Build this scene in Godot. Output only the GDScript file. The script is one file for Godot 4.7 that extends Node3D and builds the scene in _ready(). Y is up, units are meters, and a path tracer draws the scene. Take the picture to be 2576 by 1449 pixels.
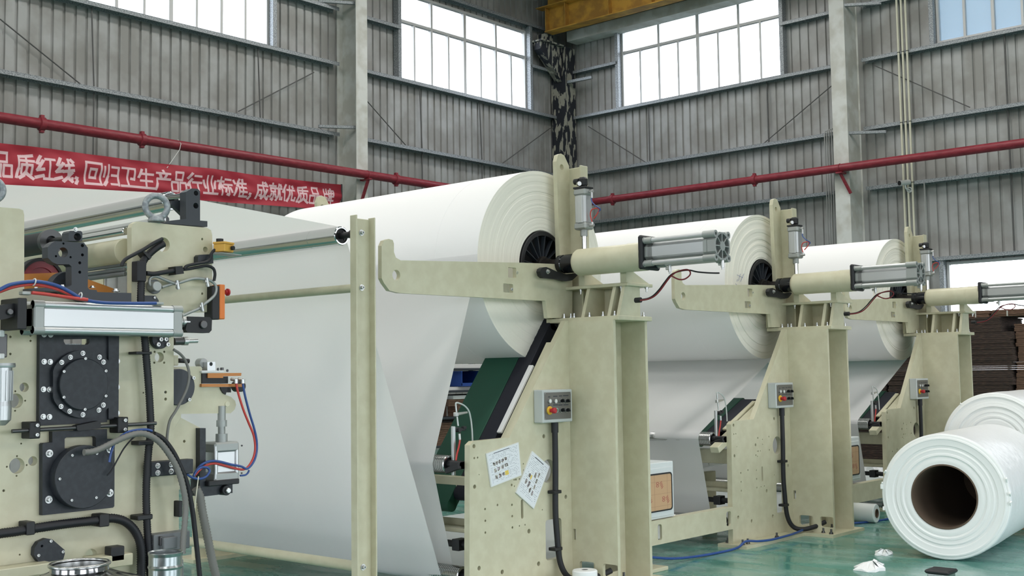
extends Node3D
# A tissue converting hall: three unwind stands with parent rolls, an embossing unit, paper webs, corrugated steel walls.

const F := 2917.7                       # focal length in pixels of the 2576 x 1449 frame
var eye := Vector3(0, 1.6, 0)
var cam_basis := Basis()
var mats := {}
var names := {}
var shared := {}

func _ready() -> void:
	# --- camera
	cam_basis = Basis(Vector3.UP, deg_to_rad(41.512)) * Basis(Vector3.RIGHT, deg_to_rad(4.2578)) * Basis(Vector3.BACK, deg_to_rad(-0.8288))
	var cam := Camera3D.new()
	cam.name = "camera"
	cam.transform = Transform3D(cam_basis, eye)
	cam.fov = rad_to_deg(2.0 * atan(724.5 / F))
	cam.near = 0.05
	cam.far = 200.0
	cam.current = true
	add_child(cam)
	# --- sky and exposure: a bright overcast sky outside the windows
	var we := WorldEnvironment.new()
	we.name = "world"
	var env := Environment.new()
	env.background_mode = Environment.BG_SKY
	var sky := Sky.new()
	var sm := ProceduralSkyMaterial.new()
	sm.sky_top_color = Color(0.86, 0.9, 0.95)
	sm.sky_horizon_color = Color(0.95, 0.96, 0.97)
	sm.ground_bottom_color = Color(0.5, 0.5, 0.48)
	sm.ground_horizon_color = Color(0.75, 0.75, 0.74)
	sm.sky_energy_multiplier = 2.4
	sm.ground_energy_multiplier = 0.6
	sky.sky_material = sm
	env.sky = sky
	env.tonemap_mode = Environment.TONE_MAPPER_LINEAR
	env.tonemap_exposure = 1.0
	env.sdfgi_enabled = true
	env.ssao_enabled = true
	env.ssil_enabled = true
	we.environment = env
	add_child(we)
	make_materials()
	# --- added lamps: rows of unseen long luminaires under the roof for soft light
	var lamp_n := 0
	for lx in [-13.5, -8.0, -2.5, 4.0]:
		for lz in [-16.0, -6.5, 3.0]:
			added_ceiling_lamp(Vector3(lx, 11.1, lz), lamp_n)
			lamp_n += 1
	# --- large structure
	build_hall()
	build_wall_steel()
	build_services()
	# --- machines, from the largest
	build_stands()
	build_webs()
	build_embosser()
	build_guide_post()
	build_yard()

# ---------------------------------------------------------------- pixels to points
const VIEWS := {"i": [0.0, 0.0, 1.0], "a": [0.0, 440.0, 4.025], "b": [0.0, 760.0, 4.025], "c": [0.0, 1089.0, 4.025], "d": [860.0, 360.0, 4.025], "e": [1300.0, 540.0, 4.025],
	"f": [1060.0, 860.0, 4.025], "g": [1060.0, 1089.0, 4.025], "h": [1600.0, 860.0, 4.025], "k": [1600.0, 1089.0, 4.025], "m": [2000.0, 1000.0, 3.2274],
	"n": [2060.0, 860.0, 4.2616], "p": [300.0, 540.0, 6.44], "q": [380.0, 840.0, 8.05], "r": [340.0, 1100.0, 7.1556], "v": [1400.0, 360.0, 4.83], "t": [0.0, 340.0, 5.3667], "u": [440.0, 380.0, 5.3667], "w": [1060.0, 880.0, 7.547], "x": [2080.0, 880.0, 4.0267]}

func ray(v: String, x: float, y: float) -> Vector3:
	var a: Array = VIEWS[v]
	return cam_basis * Vector3((a[0] + x / a[2] - 1288.0) / F, -(a[1] + y / a[2] - 724.5) / F, -1.0)

func on_x(X: float, v: String, x: float, y: float) -> Vector3:
	var d := ray(v, x, y)
	return eye + d * ((X - eye.x) / d.x)

func on_y(Y: float, v: String, x: float, y: float) -> Vector3:
	var d := ray(v, x, y)
	return eye + d * ((Y - eye.y) / d.y)

func on_z(Z: float, v: String, x: float, y: float) -> Vector3:
	var d := ray(v, x, y)
	return eye + d * ((Z - eye.z) / d.z)

func size_x(X: float, v: String, x: float, y: float, n: float) -> float:   # metres that n view pixels span at that point
	var d := ray(v, x, y)
	return absf((X - eye.x) / d.x) * n / (VIEWS[v][2] * F)

func poly_x(X: float, v: String, pts: Array) -> PackedVector2Array:         # outline in (z, y) on a plane of constant x
	var o := PackedVector2Array()
	for i in range(0, pts.size(), 2):
		var p := on_x(X, v, pts[i], pts[i + 1])
		o.append(Vector2(p.z, p.y))
	return o

func path_x(X: float, v: String, pts: Array) -> Array:
	var o := []
	for i in range(0, pts.size(), 2):
		o.append(on_x(X, v, pts[i], pts[i + 1]))
	return o

# ---------------------------------------------------------------- mesh builder
class MB:
	var v := PackedVector3Array()
	var n := PackedVector3Array()
	var t := PackedVector2Array()
	var off := Vector3.ZERO
	var mir := 0.0            # mirror plane: x -> mir - x
	func _init(o := Vector3.ZERO, m := 0.0) -> void:
		off = o
		mir = m
	func tri(a: Vector3, b: Vector3, c: Vector3, na: Vector3, nb: Vector3, nc: Vector3) -> void:
		var q := (b - a).cross(c - a)
		if q.length_squared() < 1e-16:
			return
		if q.dot(na + nb + nc) > 0.0:
			v.append_array([a, c, b])
			n.append_array([na, nc, nb])
		else:
			v.append_array([a, b, c])
			n.append_array([na, nb, nc])
		t.append_array([Vector2.ZERO, Vector2.ZERO, Vector2.ZERO])
	func quad(a: Vector3, b: Vector3, c: Vector3, d: Vector3, nn: Vector3) -> void:
		tri(a, b, c, nn, nn, nn)
		tri(a, c, d, nn, nn, nn)
	func quad_uv(a: Vector3, b: Vector3, c: Vector3, d: Vector3, nn: Vector3) -> void:   # a top left, b top right, c bottom right, d bottom left
		v.append_array([a, b, c, a, c, d])
		n.append_array([nn, nn, nn, nn, nn, nn])
		t.append_array([Vector2(0, 0), Vector2(1, 0), Vector2(1, 1), Vector2(0, 0), Vector2(1, 1), Vector2(0, 1)])
	func box(c: Vector3, s: Vector3, b := Basis(), bev := -1.0) -> void:
		var h := s * 0.5
		var e := bev if bev >= 0.0 else minf(0.004, minf(h.x, minf(h.y, h.z)) * 0.3)
		e = minf(e, minf(h.x, minf(h.y, h.z)) * 0.9)
		var ax := [Vector3.RIGHT, Vector3.UP, Vector3.BACK]
		for i in 3:
			var j: int = (i + 1) % 3
			var k: int = (i + 2) % 3
			for sg in [-1.0, 1.0]:
				var nn: Vector3 = ax[i] * sg
				var p: Vector3 = nn * h[i]
				var uj: Vector3 = ax[j] * (h[j] - e)
				var uk: Vector3 = ax[k] * (h[k] - e)
				quad(c + b * (p - uj - uk), c + b * (p + uj - uk), c + b * (p + uj + uk), c + b * (p - uj + uk), b * nn)
				if e > 0.0005:
					for sj in [-1.0, 1.0]:      # chamfer between face i and face j
						var nj: Vector3 = ax[j] * sj
						var q: Vector3 = nj * h[j]
						var a1: Vector3 = p + nj * (h[j] - e)
						var a2: Vector3 = q + nn * (h[i] - e)
						quad(c + b * (a1 - uk), c + b * (a1 + uk), c + b * (a2 + uk), c + b * (a2 - uk), b * (nn + nj).normalized())
						for sk in [-1.0, 1.0]:
							if i == 0:
								var nk: Vector3 = ax[k] * sk
								var a3: Vector3 = nk * h[k] + nn * (h[i] - e) + nj * (h[j] - e)
								tri(c + b * (a1 + nk * (h[k] - e)), c + b * (a2 + nk * (h[k] - e)), c + b * a3, b * (nn + nj + nk).normalized(), b * (nn + nj + nk).normalized(), b * (nn + nj + nk).normalized())
	func span(a: Vector3, c: Vector3, bev := -1.0) -> void:      # box between two corners
		box((a + c) * 0.5, (a - c).abs(), Basis(), bev)
	func beam(a: Vector3, c: Vector3, w: float, h: float, up := Vector3.UP) -> void:
		var d := (c - a)
		var x := d.normalized()
		var z := x.cross(up).normalized()
		var y := z.cross(x)
		box((a + c) * 0.5, Vector3(d.length(), h, w), Basis(x, y, z))
	static func frame(d: Vector3) -> Array:
		var a := d.normalized()
		var u := a.cross(Vector3.UP if absf(a.y) < 0.9 else Vector3.RIGHT).normalized()
		return [u, a.cross(u)]
	func lathe(o: Vector3, dir: Vector3, prof: Array, seg := 24, cap0 := true, cap1 := true) -> void:   # prof: [t, r] pairs along dir; flat between pairs
		var d := dir.normalized()
		var fr := frame(d)
		for i in prof.size() - 1:
			var p0: Array = prof[i]
			var p1: Array = prof[i + 1]
			var sl := Vector2(p1[0] - p0[0], p1[1] - p0[1])
			if sl.length() < 1e-7:
				continue
			var nr := sl.x / sl.length()
			var nd := -sl.y / sl.length()
			for k in seg:
				var a0 := TAU * k / seg
				var a1 := TAU * (k + 1) / seg
				var e0: Vector3 = fr[0] * cos(a0) + fr[1] * sin(a0)
				var e1: Vector3 = fr[0] * cos(a1) + fr[1] * sin(a1)
				var q00: Vector3 = o + d * p0[0] + e0 * p0[1]
				var q01: Vector3 = o + d * p0[0] + e1 * p0[1]
				var q10: Vector3 = o + d * p1[0] + e0 * p1[1]
				var q11: Vector3 = o + d * p1[0] + e1 * p1[1]
				var n0 := e0 * nr + d * nd
				var n1 := e1 * nr + d * nd
				tri(q00, q01, q11, n0, n1, n1)
				tri(q00, q11, q10, n0, n1, n0)
		for e in [[0, cap0, -1.0], [prof.size() - 1, cap1, 1.0]]:
			if e[1] and prof[e[0]][1] > 1e-5:
				disc(o + d * prof[e[0]][0], d * e[2], prof[e[0]][1], seg, fr)
	func disc(c: Vector3, nn: Vector3, r: float, seg: int, fr: Array) -> void:
		for k in seg:
			var a0 := TAU * k / seg
			var a1 := TAU * (k + 1) / seg
			tri(c, c + (fr[0] * cos(a0) + fr[1] * sin(a0)) * r, c + (fr[0] * cos(a1) + fr[1] * sin(a1)) * r, nn, nn, nn)
	func cyl(a: Vector3, b: Vector3, r: float, seg := 20, r2 := -1.0) -> void:
		lathe(a, b - a, [[0.0, r], [(b - a).length(), r2 if r2 >= 0.0 else r]], seg)
	func rod(a: Vector3, b: Vector3, r: float, ch := 0.004, seg := 24) -> void:   # cylinder with chamfered ends
		var l := (b - a).length()
		lathe(a, b - a, [[0.0, r - ch], [ch, r], [l - ch, r], [l, r - ch]], seg)
	func pipe(a: Vector3, b: Vector3, ro: float, ri: float, seg := 24) -> void:
		var l := (b - a).length()
		lathe(a, b - a, [[0.0, ri], [0.0, ro], [l, ro], [l, ri], [0.0, ri]], seg, false, false)
	func torus(c: Vector3, axis: Vector3, R: float, r: float, seg := 32, sub := 12) -> void:
		var fr := frame(axis)
		var a := axis.normalized()
		for i in seg:
			var t0 := TAU * i / seg
			var t1 := TAU * (i + 1) / seg
			var d0: Vector3 = fr[0] * cos(t0) + fr[1] * sin(t0)
			var d1: Vector3 = fr[0] * cos(t1) + fr[1] * sin(t1)
			for j in sub:
				var s0 := TAU * j / sub
				var s1 := TAU * (j + 1) / sub
				var n00 := d0 * cos(s0) + a * sin(s0)
				var n01 := d0 * cos(s1) + a * sin(s1)
				var n10 := d1 * cos(s0) + a * sin(s0)
				var n11 := d1 * cos(s1) + a * sin(s1)
				tri(c + d0 * R + n00 * r, c + d1 * R + n10 * r, c + d1 * R + n11 * r, n00, n10, n11)
				tri(c + d0 * R + n00 * r, c + d1 * R + n11 * r, c + d0 * R + n01 * r, n00, n11, n01)
	static func smooth(pts: Array, per := 6) -> Array:
		if pts.size() < 3:
			return pts
		var o := []
		for i in pts.size() - 1:
			var p0: Vector3 = pts[maxi(i - 1, 0)]
			var p1: Vector3 = pts[i]
			var p2: Vector3 = pts[i + 1]
			var p3: Vector3 = pts[mini(i + 2, pts.size() - 1)]
			for k in per:
				o.append(p1.cubic_interpolate(p2, p0, p3, float(k) / per))
		o.append(pts[pts.size() - 1])
		return o
	func tube(pts: Array, r: float, seg := 10, wav := 0.0) -> void:      # sweep; wav > 0 makes alternate rings thinner (ribbed hose)
		var m := pts.size()
		var fr := frame(pts[1] - pts[0])
		var u: Vector3 = fr[0]
		var rings := []
		var nrm := []
		for i in m:
			var d: Vector3 = (pts[mini(i + 1, m - 1)] - pts[maxi(i - 1, 0)]).normalized()
			u = (u - d * u.dot(d)).normalized()
			var w := d.cross(u)
			var ring := []
			var nn := []
			var rr := r * (1.0 - (wav if i % 2 else 0.0))
			for k in seg:
				var a := TAU * k / seg
				var e := u * cos(a) + w * sin(a)
				ring.append(pts[i] + e * rr)
				nn.append(e)
			rings.append(ring)
			nrm.append(nn)
		for i in m - 1:
			for k in seg:
				var k1 := (k + 1) % seg
				tri(rings[i][k], rings[i][k1], rings[i + 1][k1], nrm[i][k], nrm[i][k1], nrm[i + 1][k1])
				tri(rings[i][k], rings[i + 1][k1], rings[i + 1][k], nrm[i][k], nrm[i + 1][k1], nrm[i + 1][k])
		for e in [0, m - 1]:
			var dd: Vector3 = ((pts[0] - pts[1]) if e == 0 else (pts[m - 1] - pts[m - 2])).normalized()
			for k in range(1, seg - 1):
				tri(rings[e][0], rings[e][k], rings[e][k + 1], dd, dd, dd)
	static func at(mode: String, u: float, w: float, d: float) -> Vector3:
		if mode == "x":
			return Vector3(d, w, u)
		if mode == "y":
			return Vector3(u, d, w)
		return Vector3(u, w, d)
	func prism(mode: String, outline: PackedVector2Array, holes: Array, d0: float, d1: float) -> void:
		var r := MB.cut(outline, holes)
		var pts: PackedVector2Array = r[0]
		var idx: PackedInt32Array = r[1]
		var axis := at(mode, 0, 0, 1)
		var sg := 1.0 if d1 > d0 else -1.0
		for i in range(0, idx.size(), 3):
			var a := pts[idx[i]]
			var b := pts[idx[i + 1]]
			var c := pts[idx[i + 2]]
			tri(at(mode, a.x, a.y, d1), at(mode, b.x, b.y, d1), at(mode, c.x, c.y, d1), axis * sg, axis * sg, axis * sg)
			tri(at(mode, a.x, a.y, d0), at(mode, b.x, b.y, d0), at(mode, c.x, c.y, d0), axis * -sg, axis * -sg, axis * -sg)
		var loops := [outline] + holes
		for li in loops.size():
			var lp: PackedVector2Array = loops[li]
			var flip := 1.0 if MB.area(lp) > 0.0 else -1.0
			if li > 0:
				flip = -flip
			for i in lp.size():
				var a := lp[i]
				var b := lp[(i + 1) % lp.size()]
				var e := (b - a).normalized()
				var nn := at(mode, e.y * flip, -e.x * flip, 0)
				quad(at(mode, a.x, a.y, d0), at(mode, b.x, b.y, d0), at(mode, b.x, b.y, d1), at(mode, a.x, a.y, d1), nn)
	static func area(p: PackedVector2Array) -> float:
		var s := 0.0
		for i in p.size():
			s += p[i].cross(p[(i + 1) % p.size()])
		return s * 0.5
	static func cut(outline: PackedVector2Array, holes: Array) -> Array:     # polygon with holes -> points and triangles
		var poly := outline.duplicate()
		if area(poly) < 0.0:
			poly.reverse()
		var hs := []
		for h in holes:
			var q: PackedVector2Array = h.duplicate()
			if area(q) > 0.0:
				q.reverse()
			var best := 0
			for i in q.size():
				if q[i].x > q[best].x:
					best = i
			hs.append([q[best].x, best, q])
		hs.sort_custom(func(a, b): return a[0] > b[0])
		for h in hs:
			var q: PackedVector2Array = h[2]
			var s: int = h[1]
			var p := q[s]
			# the point right of p on the polygon, then the best vertex to bridge to
			var hit := INF
			var cand := -1
			for i in poly.size():
				var a := poly[i]
				var b := poly[(i + 1) % poly.size()]
				if a.y <= p.y and b.y > p.y:
					var x := a.x + (p.y - a.y) / (b.y - a.y) * (b.x - a.x)
					if x >= p.x - 1e-9 and x < hit:
						hit = x
						cand = i if a.x > b.x else (i + 1) % poly.size()
			if cand < 0:
				continue
			var tip := poly[cand]
			var first := cand
			var bestd := INF
			var m := Vector2(hit, p.y)
			for i in poly.size():
				var c := poly[i]
				if c.x >= p.x - 1e-9 and (i == first or inside(c, p, m, tip)):
					var ang := absf(c.y - p.y) / maxf(c.x - p.x, 1e-9)
					var dd := ang * 1000.0 + c.distance_to(p)
					if dd < bestd and (i == first or locally(poly, i, p)):
						bestd = dd
						cand = i
			var merged := PackedVector2Array()
			for i in range(0, cand + 1):
				merged.append(poly[i])
			for i in q.size() + 1:
				merged.append(q[(s + i) % q.size()])
			for i in range(cand, poly.size()):
				merged.append(poly[i])
			poly = merged
		return [poly, clip(poly)]
	static func locally(poly: PackedVector2Array, i: int, p: Vector2) -> bool:
		var a := poly[(i + poly.size() - 1) % poly.size()]
		var b := poly[i]
		var c := poly[(i + 1) % poly.size()]
		if (b - a).cross(c - b) >= 0.0:
			return (b - a).cross(p - a) >= 0.0 and (c - b).cross(p - b) >= 0.0
		return (b - a).cross(p - a) >= 0.0 or (c - b).cross(p - b) >= 0.0
	static func inside(p: Vector2, a: Vector2, b: Vector2, c: Vector2) -> bool:
		var d0 := (b - a).cross(p - a)
		var d1 := (c - b).cross(p - b)
		var d2 := (a - c).cross(p - c)
		return (d0 >= 0.0 and d1 >= 0.0 and d2 >= 0.0) or (d0 <= 0.0 and d1 <= 0.0 and d2 <= 0.0)
	static func clip(poly: PackedVector2Array) -> PackedInt32Array:
		var ids := []
		for i in poly.size():
			ids.append(i)
		var out := PackedInt32Array()
		var i := 0
		var miss := 0
		while ids.size() > 3:
			var m := ids.size()
			var ia: int = ids[(i + m - 1) % m]
			var ib: int = ids[i % m]
			var ic: int = ids[(i + 1) % m]
			var a := poly[ia]
			var b := poly[ib]
			var c := poly[ic]
			var ear := (b - a).cross(c - b) > (1e-12 if miss < m else -1e-9)
			if ear and miss < 2 * m:
				var x0 := minf(a.x, minf(b.x, c.x))
				var x1 := maxf(a.x, maxf(b.x, c.x))
				var y0 := minf(a.y, minf(b.y, c.y))
				var y1 := maxf(a.y, maxf(b.y, c.y))
				for k in ids:
					var p := poly[k]
					if p.x < x0 or p.x > x1 or p.y < y0 or p.y > y1:
						continue
					if p == a or p == b or p == c:
						continue
					if inside(p, a, b, c):
						ear = false
						break
			if ear or miss >= 2 * m:
				out.append_array([ia, ib, ic])
				ids.remove_at(i % m)
				i = i % maxi(ids.size(), 1)
				miss = 0
			else:
				i = (i + 1) % m
				miss += 1
		out.append_array([ids[0], ids[1], ids[2]])
		return out
	func mesh() -> ArrayMesh:
		var arr := []
		arr.resize(Mesh.ARRAY_MAX)
		var vv := PackedVector3Array()
		vv.resize(v.size())
		var nn := n.duplicate()
		for i in v.size():
			var p := v[i]
			if mir != 0.0:
				p.x = mir - p.x
				nn[i].x = -nn[i].x
			vv[i] = p - off
		if mir != 0.0:
			for i in range(0, vv.size(), 3):
				var q := vv[i + 1]
				vv[i + 1] = vv[i + 2]
				vv[i + 2] = q
				q = nn[i + 1]
				nn[i + 1] = nn[i + 2]
				nn[i + 2] = q
		arr[Mesh.ARRAY_VERTEX] = vv
		arr[Mesh.ARRAY_NORMAL] = nn
		arr[Mesh.ARRAY_TEX_UV] = t
		var m := ArrayMesh.new()
		m.add_surface_from_arrays(Mesh.PRIMITIVE_TRIANGLES, arr)
		return m

func circle(c: Vector2, r: float, seg := 16) -> PackedVector2Array:
	var o := PackedVector2Array()
	for k in seg:
		o.append(c + Vector2(cos(TAU * (k + 0.13) / seg), sin(TAU * (k + 0.13) / seg)) * r)
	return o

func round_rect(a: Vector2, b: Vector2, r: float, seg := 4) -> PackedVector2Array:
	var o := PackedVector2Array()
	var lo := Vector2(minf(a.x, b.x), minf(a.y, b.y))
	var hi := Vector2(maxf(a.x, b.x), maxf(a.y, b.y))
	var cs := [Vector2(hi.x - r, hi.y - r), Vector2(lo.x + r, hi.y - r), Vector2(lo.x + r, lo.y + r), Vector2(hi.x - r, lo.y + r)]
	for i in 4:
		for k in seg + 1:
			var t := PI * 0.5 * (i + float(k) / seg)
			o.append(cs[i] + Vector2(cos(t), sin(t)) * r)
	return o

# ---------------------------------------------------------------- nodes
func numbered(called: String) -> String:
	var k: int = names.get(called, 0)
	names[called] = k + 1
	return called if k == 0 else "%s_%03d" % [called, k]

func thing(called: String, label: String, category: String, at := Vector3.ZERO, group := "") -> Node3D:
	var o := Node3D.new()
	o.name = numbered(called)
	add_child(o)
	o.position = at
	tag(o, label, category, group)
	return o

func tag(o: Node, label: String, category: String, group := "") -> void:
	o.set_meta("label", label)
	o.set_meta("category", category)
	if group:
		o.set_meta("group", group)

func obj(called: String, mb: MB, m: String, parent: Node, label := "") -> MeshInstance3D:
	var o := MeshInstance3D.new()
	o.name = called
	o.mesh = mb.mesh()
	o.material_override = mats[m]
	parent.add_child(o, true)
	if label:
		o.set_meta("label", label)
	return o

func solo(called: String, mb: MB, m: String, label: String, category: String, at := Vector3.ZERO, group := "") -> MeshInstance3D:
	var o := MeshInstance3D.new()
	o.name = numbered(called)
	mb.off = at
	o.mesh = mb.mesh()
	o.material_override = mats[m]
	add_child(o)
	o.position = at
	tag(o, label, category, group)
	return o

func inst(called: String, key: String, m: String, parent: Node, at: Vector3, b := Basis()) -> MeshInstance3D:   # shares one mesh between alike pieces
	var o := MeshInstance3D.new()
	o.name = called
	o.mesh = shared[key]
	o.material_override = mats[m]
	parent.add_child(o, true)
	o.transform = Transform3D(b, at)
	return o

func structure(called: String, at := Vector3.ZERO) -> Node3D:
	var o := Node3D.new()
	o.name = called
	add_child(o)
	o.position = at
	o.set_meta("kind", "structure")
	return o

# ---------------------------------------------------------------- materials
func noise_tex(freq: float, c0: Color, c1: Color, kind := FastNoiseLite.TYPE_SIMPLEX_SMOOTH, oct := 4, lo := 0.3, hi := 0.7, sd := 1, px := 512) -> NoiseTexture2D:
	var t := NoiseTexture2D.new()
	t.width = px
	t.height = px
	t.seamless = true
	var f := FastNoiseLite.new()
	f.seed = sd
	f.noise_type = kind
	f.frequency = freq
	f.fractal_octaves = oct
	t.noise = f
	var g := Gradient.new()
	g.offsets = PackedFloat32Array([lo, hi])
	g.colors = PackedColorArray([c0, c1])
	t.color_ramp = g
	return t

func bump_tex(freq: float, strength: float, oct := 3, sd := 5) -> NoiseTexture2D:
	var t := NoiseTexture2D.new()
	t.width = 512
	t.height = 512
	t.seamless = true
	t.as_normal_map = true
	t.bump_strength = strength
	var f := FastNoiseLite.new()
	f.seed = sd
	f.frequency = freq
	f.fractal_octaves = oct
	t.noise = f
	return t

func c8(r: int, g: int, b: int) -> Color:
	return Color(r / 255.0, g / 255.0, b / 255.0)

func mk(key: String, c: Color, rough: float, metal := 0.0, spec := 0.5) -> StandardMaterial3D:
	var m := StandardMaterial3D.new()
	m.resource_name = key
	m.albedo_color = c
	m.roughness = rough
	m.metallic = metal
	m.metallic_specular = spec
	mats[key] = m
	return m

func patchy(m: StandardMaterial3D, c0: Color, c1: Color, freq: float, scale: Vector3, oct := 4, lo := 0.3, hi := 0.7, sd := 1) -> void:
	m.albedo_color = Color.WHITE
	m.albedo_texture = noise_tex(freq, c0, c1, FastNoiseLite.TYPE_SIMPLEX_SMOOTH, oct, lo, hi, sd)
	m.uv1_triplanar = true
	m.uv1_world_triplanar = true
	m.uv1_scale = scale

func make_materials() -> void:
	var m := mk("cream", c8(205, 201, 173), 0.38)
	patchy(m, c8(196, 191, 164), c8(203, 199, 173), 0.02, Vector3(0.7, 0.7, 0.7), 4, 0.25, 0.75, 3)
	mk("cream_edge", c8(214, 210, 184), 0.4)
	m = mk("charcoal", c8(50, 55, 62), 0.45)
	m = mk("charcoal_plate", c8(38, 42, 49), 0.5)
	patchy(m, c8(34, 38, 45), c8(43, 47, 54), 0.03, Vector3(1.5, 1.5, 1.5), 4, 0.3, 0.7, 9)
	mk("black", c8(22, 23, 27), 0.5)
	mk("rubber", c8(25, 26, 32), 0.55)
	mk("black_gloss", c8(18, 19, 24), 0.16)
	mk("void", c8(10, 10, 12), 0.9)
	mk("chrome", c8(205, 206, 206), 0.14, 1.0)
	mk("chrome_dull", c8(178, 179, 178), 0.24, 1.0)
	m = mk("alu", c8(196, 198, 199), 0.36, 0.75)
	mk("alu_cast", c8(165, 168, 166), 0.5, 0.55)
	mk("zinc", c8(196, 197, 196), 0.32, 0.85)
	mk("dark_steel", c8(92, 92, 93), 0.4, 0.8)
	m = mk("greasy_steel", c8(48, 45, 44), 0.42, 0.6)
	patchy(m, c8(30, 28, 28), c8(76, 71, 68), 0.06, Vector3(6, 6, 6), 4, 0.35, 0.7, 12)
	m = mk("paper", c8(241, 241, 241), 0.95, 0.0, 0.2)
	m = mk("web", c8(240, 240, 241), 0.95, 0.0, 0.2)
	m.backlight_enabled = true
	m.backlight = Color(0.92, 0.92, 0.92)
	mk("paper_end", c8(233, 230, 219), 0.96, 0.0, 0.2)
	mk("paper_layer", c8(214, 212, 200), 0.97, 0.0, 0.2)
	mk("floor_roll", c8(238, 239, 237), 0.9, 0.0, 0.2)
	m = mk("floor_roll_wrap", c8(236, 237, 238), 0.3, 0.0, 0.5)
	m.normal_enabled = true
	m.normal_texture = bump_tex(0.012, 10.0)
	m.normal_scale = 0.5
	m.uv1_triplanar = true
	m.uv1_scale = Vector3(1.2, 1.2, 1.2)
	mk("core_board", c8(96, 80, 66), 0.85)
	m = mk("red_paint", c8(138, 40, 54), 0.42)
	patchy(m, c8(128, 36, 50), c8(150, 52, 64), 0.015, Vector3(0.6, 2.0, 0.6), 4, 0.3, 0.75, 4)
	mk("red_cap", c8(176, 34, 44), 0.4)
	mk("red_hose", c8(196, 66, 60), 0.35)
	mk("dark_red_hose", c8(120, 28, 38), 0.35)
	mk("blue_hose", c8(44, 76, 140), 0.32)
	mk("orange", c8(226, 122, 48), 0.45)
	mk("ochre", c8(196, 128, 60), 0.5)
	mk("copper", c8(176, 116, 62), 0.42, 0.35)
	mk("yellow_box", c8(214, 164, 72), 0.45)
	mk("yellow", c8(228, 180, 54), 0.4)
	m = mk("crane_yellow", c8(190, 142, 58), 0.55)
	patchy(m, c8(166, 124, 58), c8(204, 156, 66), 0.012, Vector3(0.35, 0.35, 0.35), 5, 0.3, 0.7, 6)
	m = mk("wall_panel", c8(150, 150, 147), 0.5, 0.15)
	patchy(m, c8(150, 149, 146), c8(174, 175, 175), 0.008, Vector3(0.22, 0.22, 0.22), 5, 0.3, 0.72, 2)
	m = mk("galvanised", c8(150, 155, 159), 0.45, 0.35)
	patchy(m, c8(128, 133, 138), c8(172, 177, 181), 0.05, Vector3(1.2, 1.2, 1.2), 3, 0.3, 0.7, 8)
	mk("rod_steel", c8(98, 98, 98), 0.6, 0.3)
	m = mk("column_paint", c8(196, 196, 190), 0.6)
	patchy(m, c8(196, 195, 188), c8(216, 217, 214), 0.007, Vector3(0.5, 0.5, 0.5), 4, 0.3, 0.7, 15)
	mats["peeling_paint"] = null
	m = mk("peeling_paint", c8(160, 158, 146), 0.65)
	m.albedo_color = Color.WHITE
	var pt := noise_tex(0.012, c8(38, 41, 50), c8(164, 162, 150), FastNoiseLite.TYPE_SIMPLEX_SMOOTH, 5, 0.53, 0.56, 21)
	pt.color_ramp.interpolation_mode = Gradient.GRADIENT_INTERPOLATE_LINEAR
	m.albedo_texture = pt
	m.uv1_triplanar = true
	m.uv1_world_triplanar = true
	m.uv1_scale = Vector3(0.9, 0.32, 0.9)
	mk("primer", c8(36, 39, 48), 0.55)
	mk("window_frame", c8(205, 205, 205), 0.45, 0.2)
	m = mk("glass", Color(0.93, 0.96, 0.97, 0.12), 0.05)
	m.transparency = BaseMaterial3D.TRANSPARENCY_ALPHA
	m = mk("blue_glass", Color(0.62, 0.71, 0.78, 0.86), 0.5)
	m.transparency = BaseMaterial3D.TRANSPARENCY_ALPHA
	m.backlight_enabled = true
	m.backlight = Color(0.55, 0.62, 0.66)
	mk("roof_sheet", c8(150, 152, 154), 0.6)
	mk("lamp_body", c8(225, 225, 225), 0.5)
	m = mk("lamp_glow", Color.WHITE, 0.6)
	m.emission_enabled = true
	m.emission = Color(1.0, 0.985, 0.96)
	m.emission_energy_multiplier = 2.0
	m = mk("epoxy_floor", c8(80, 140, 126), 0.22, 0.0, 0.5)
	patchy(m, c8(74, 136, 124), c8(120, 160, 150), 0.006, Vector3(0.25, 0.25, 0.75), 5, 0.32, 0.74, 31)
	m.roughness = 1.0
	m.roughness_texture = noise_tex(0.008, Color(0.12, 0.12, 0.12), Color(0.34, 0.34, 0.34), FastNoiseLite.TYPE_SIMPLEX_SMOOTH, 5, 0.3, 0.7, 33)
	m = mk("concrete", c8(150, 150, 145), 0.9)
	mk("grey_box", c8(188, 193, 192), 0.4)
	mk("cabinet_grey", c8(214, 219, 219), 0.4)
	mk("panel_grey", c8(112, 110, 106), 0.42, 0.35)
	mk("grey_plastic", c8(112, 116, 119), 0.5)
	mk("grey_hose", c8(120, 119, 115), 0.55)
	mk("clear_hose", c8(190, 196, 194), 0.25)
	mk("white_plastic", c8(222, 224, 222), 0.4)
	mk("green_button", c8(70, 130, 104), 0.4)
	mk("green_belt", c8(20, 74, 56), 0.6)
	mk("dark_belt", c8(18, 20, 34), 0.7)
	mk("white_strip", c8(226, 226, 226), 0.45)
	mk("blue_crate", c8(34, 72, 150), 0.4)
	m = mk("banner_red", c8(172, 40, 58), 0.6)
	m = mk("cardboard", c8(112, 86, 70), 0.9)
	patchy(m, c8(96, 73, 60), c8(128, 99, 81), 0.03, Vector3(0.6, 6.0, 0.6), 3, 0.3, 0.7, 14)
	m = mk("cardboard_dark_shaded", c8(70, 56, 50), 0.92)  # dark print and the shade of the stack's front in one tone
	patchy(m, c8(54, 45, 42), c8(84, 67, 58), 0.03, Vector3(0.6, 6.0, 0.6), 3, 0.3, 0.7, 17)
	mk("wood_pallet", c8(150, 122, 92), 0.85)
	mk("strap", c8(196, 196, 190), 0.5)
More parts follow.
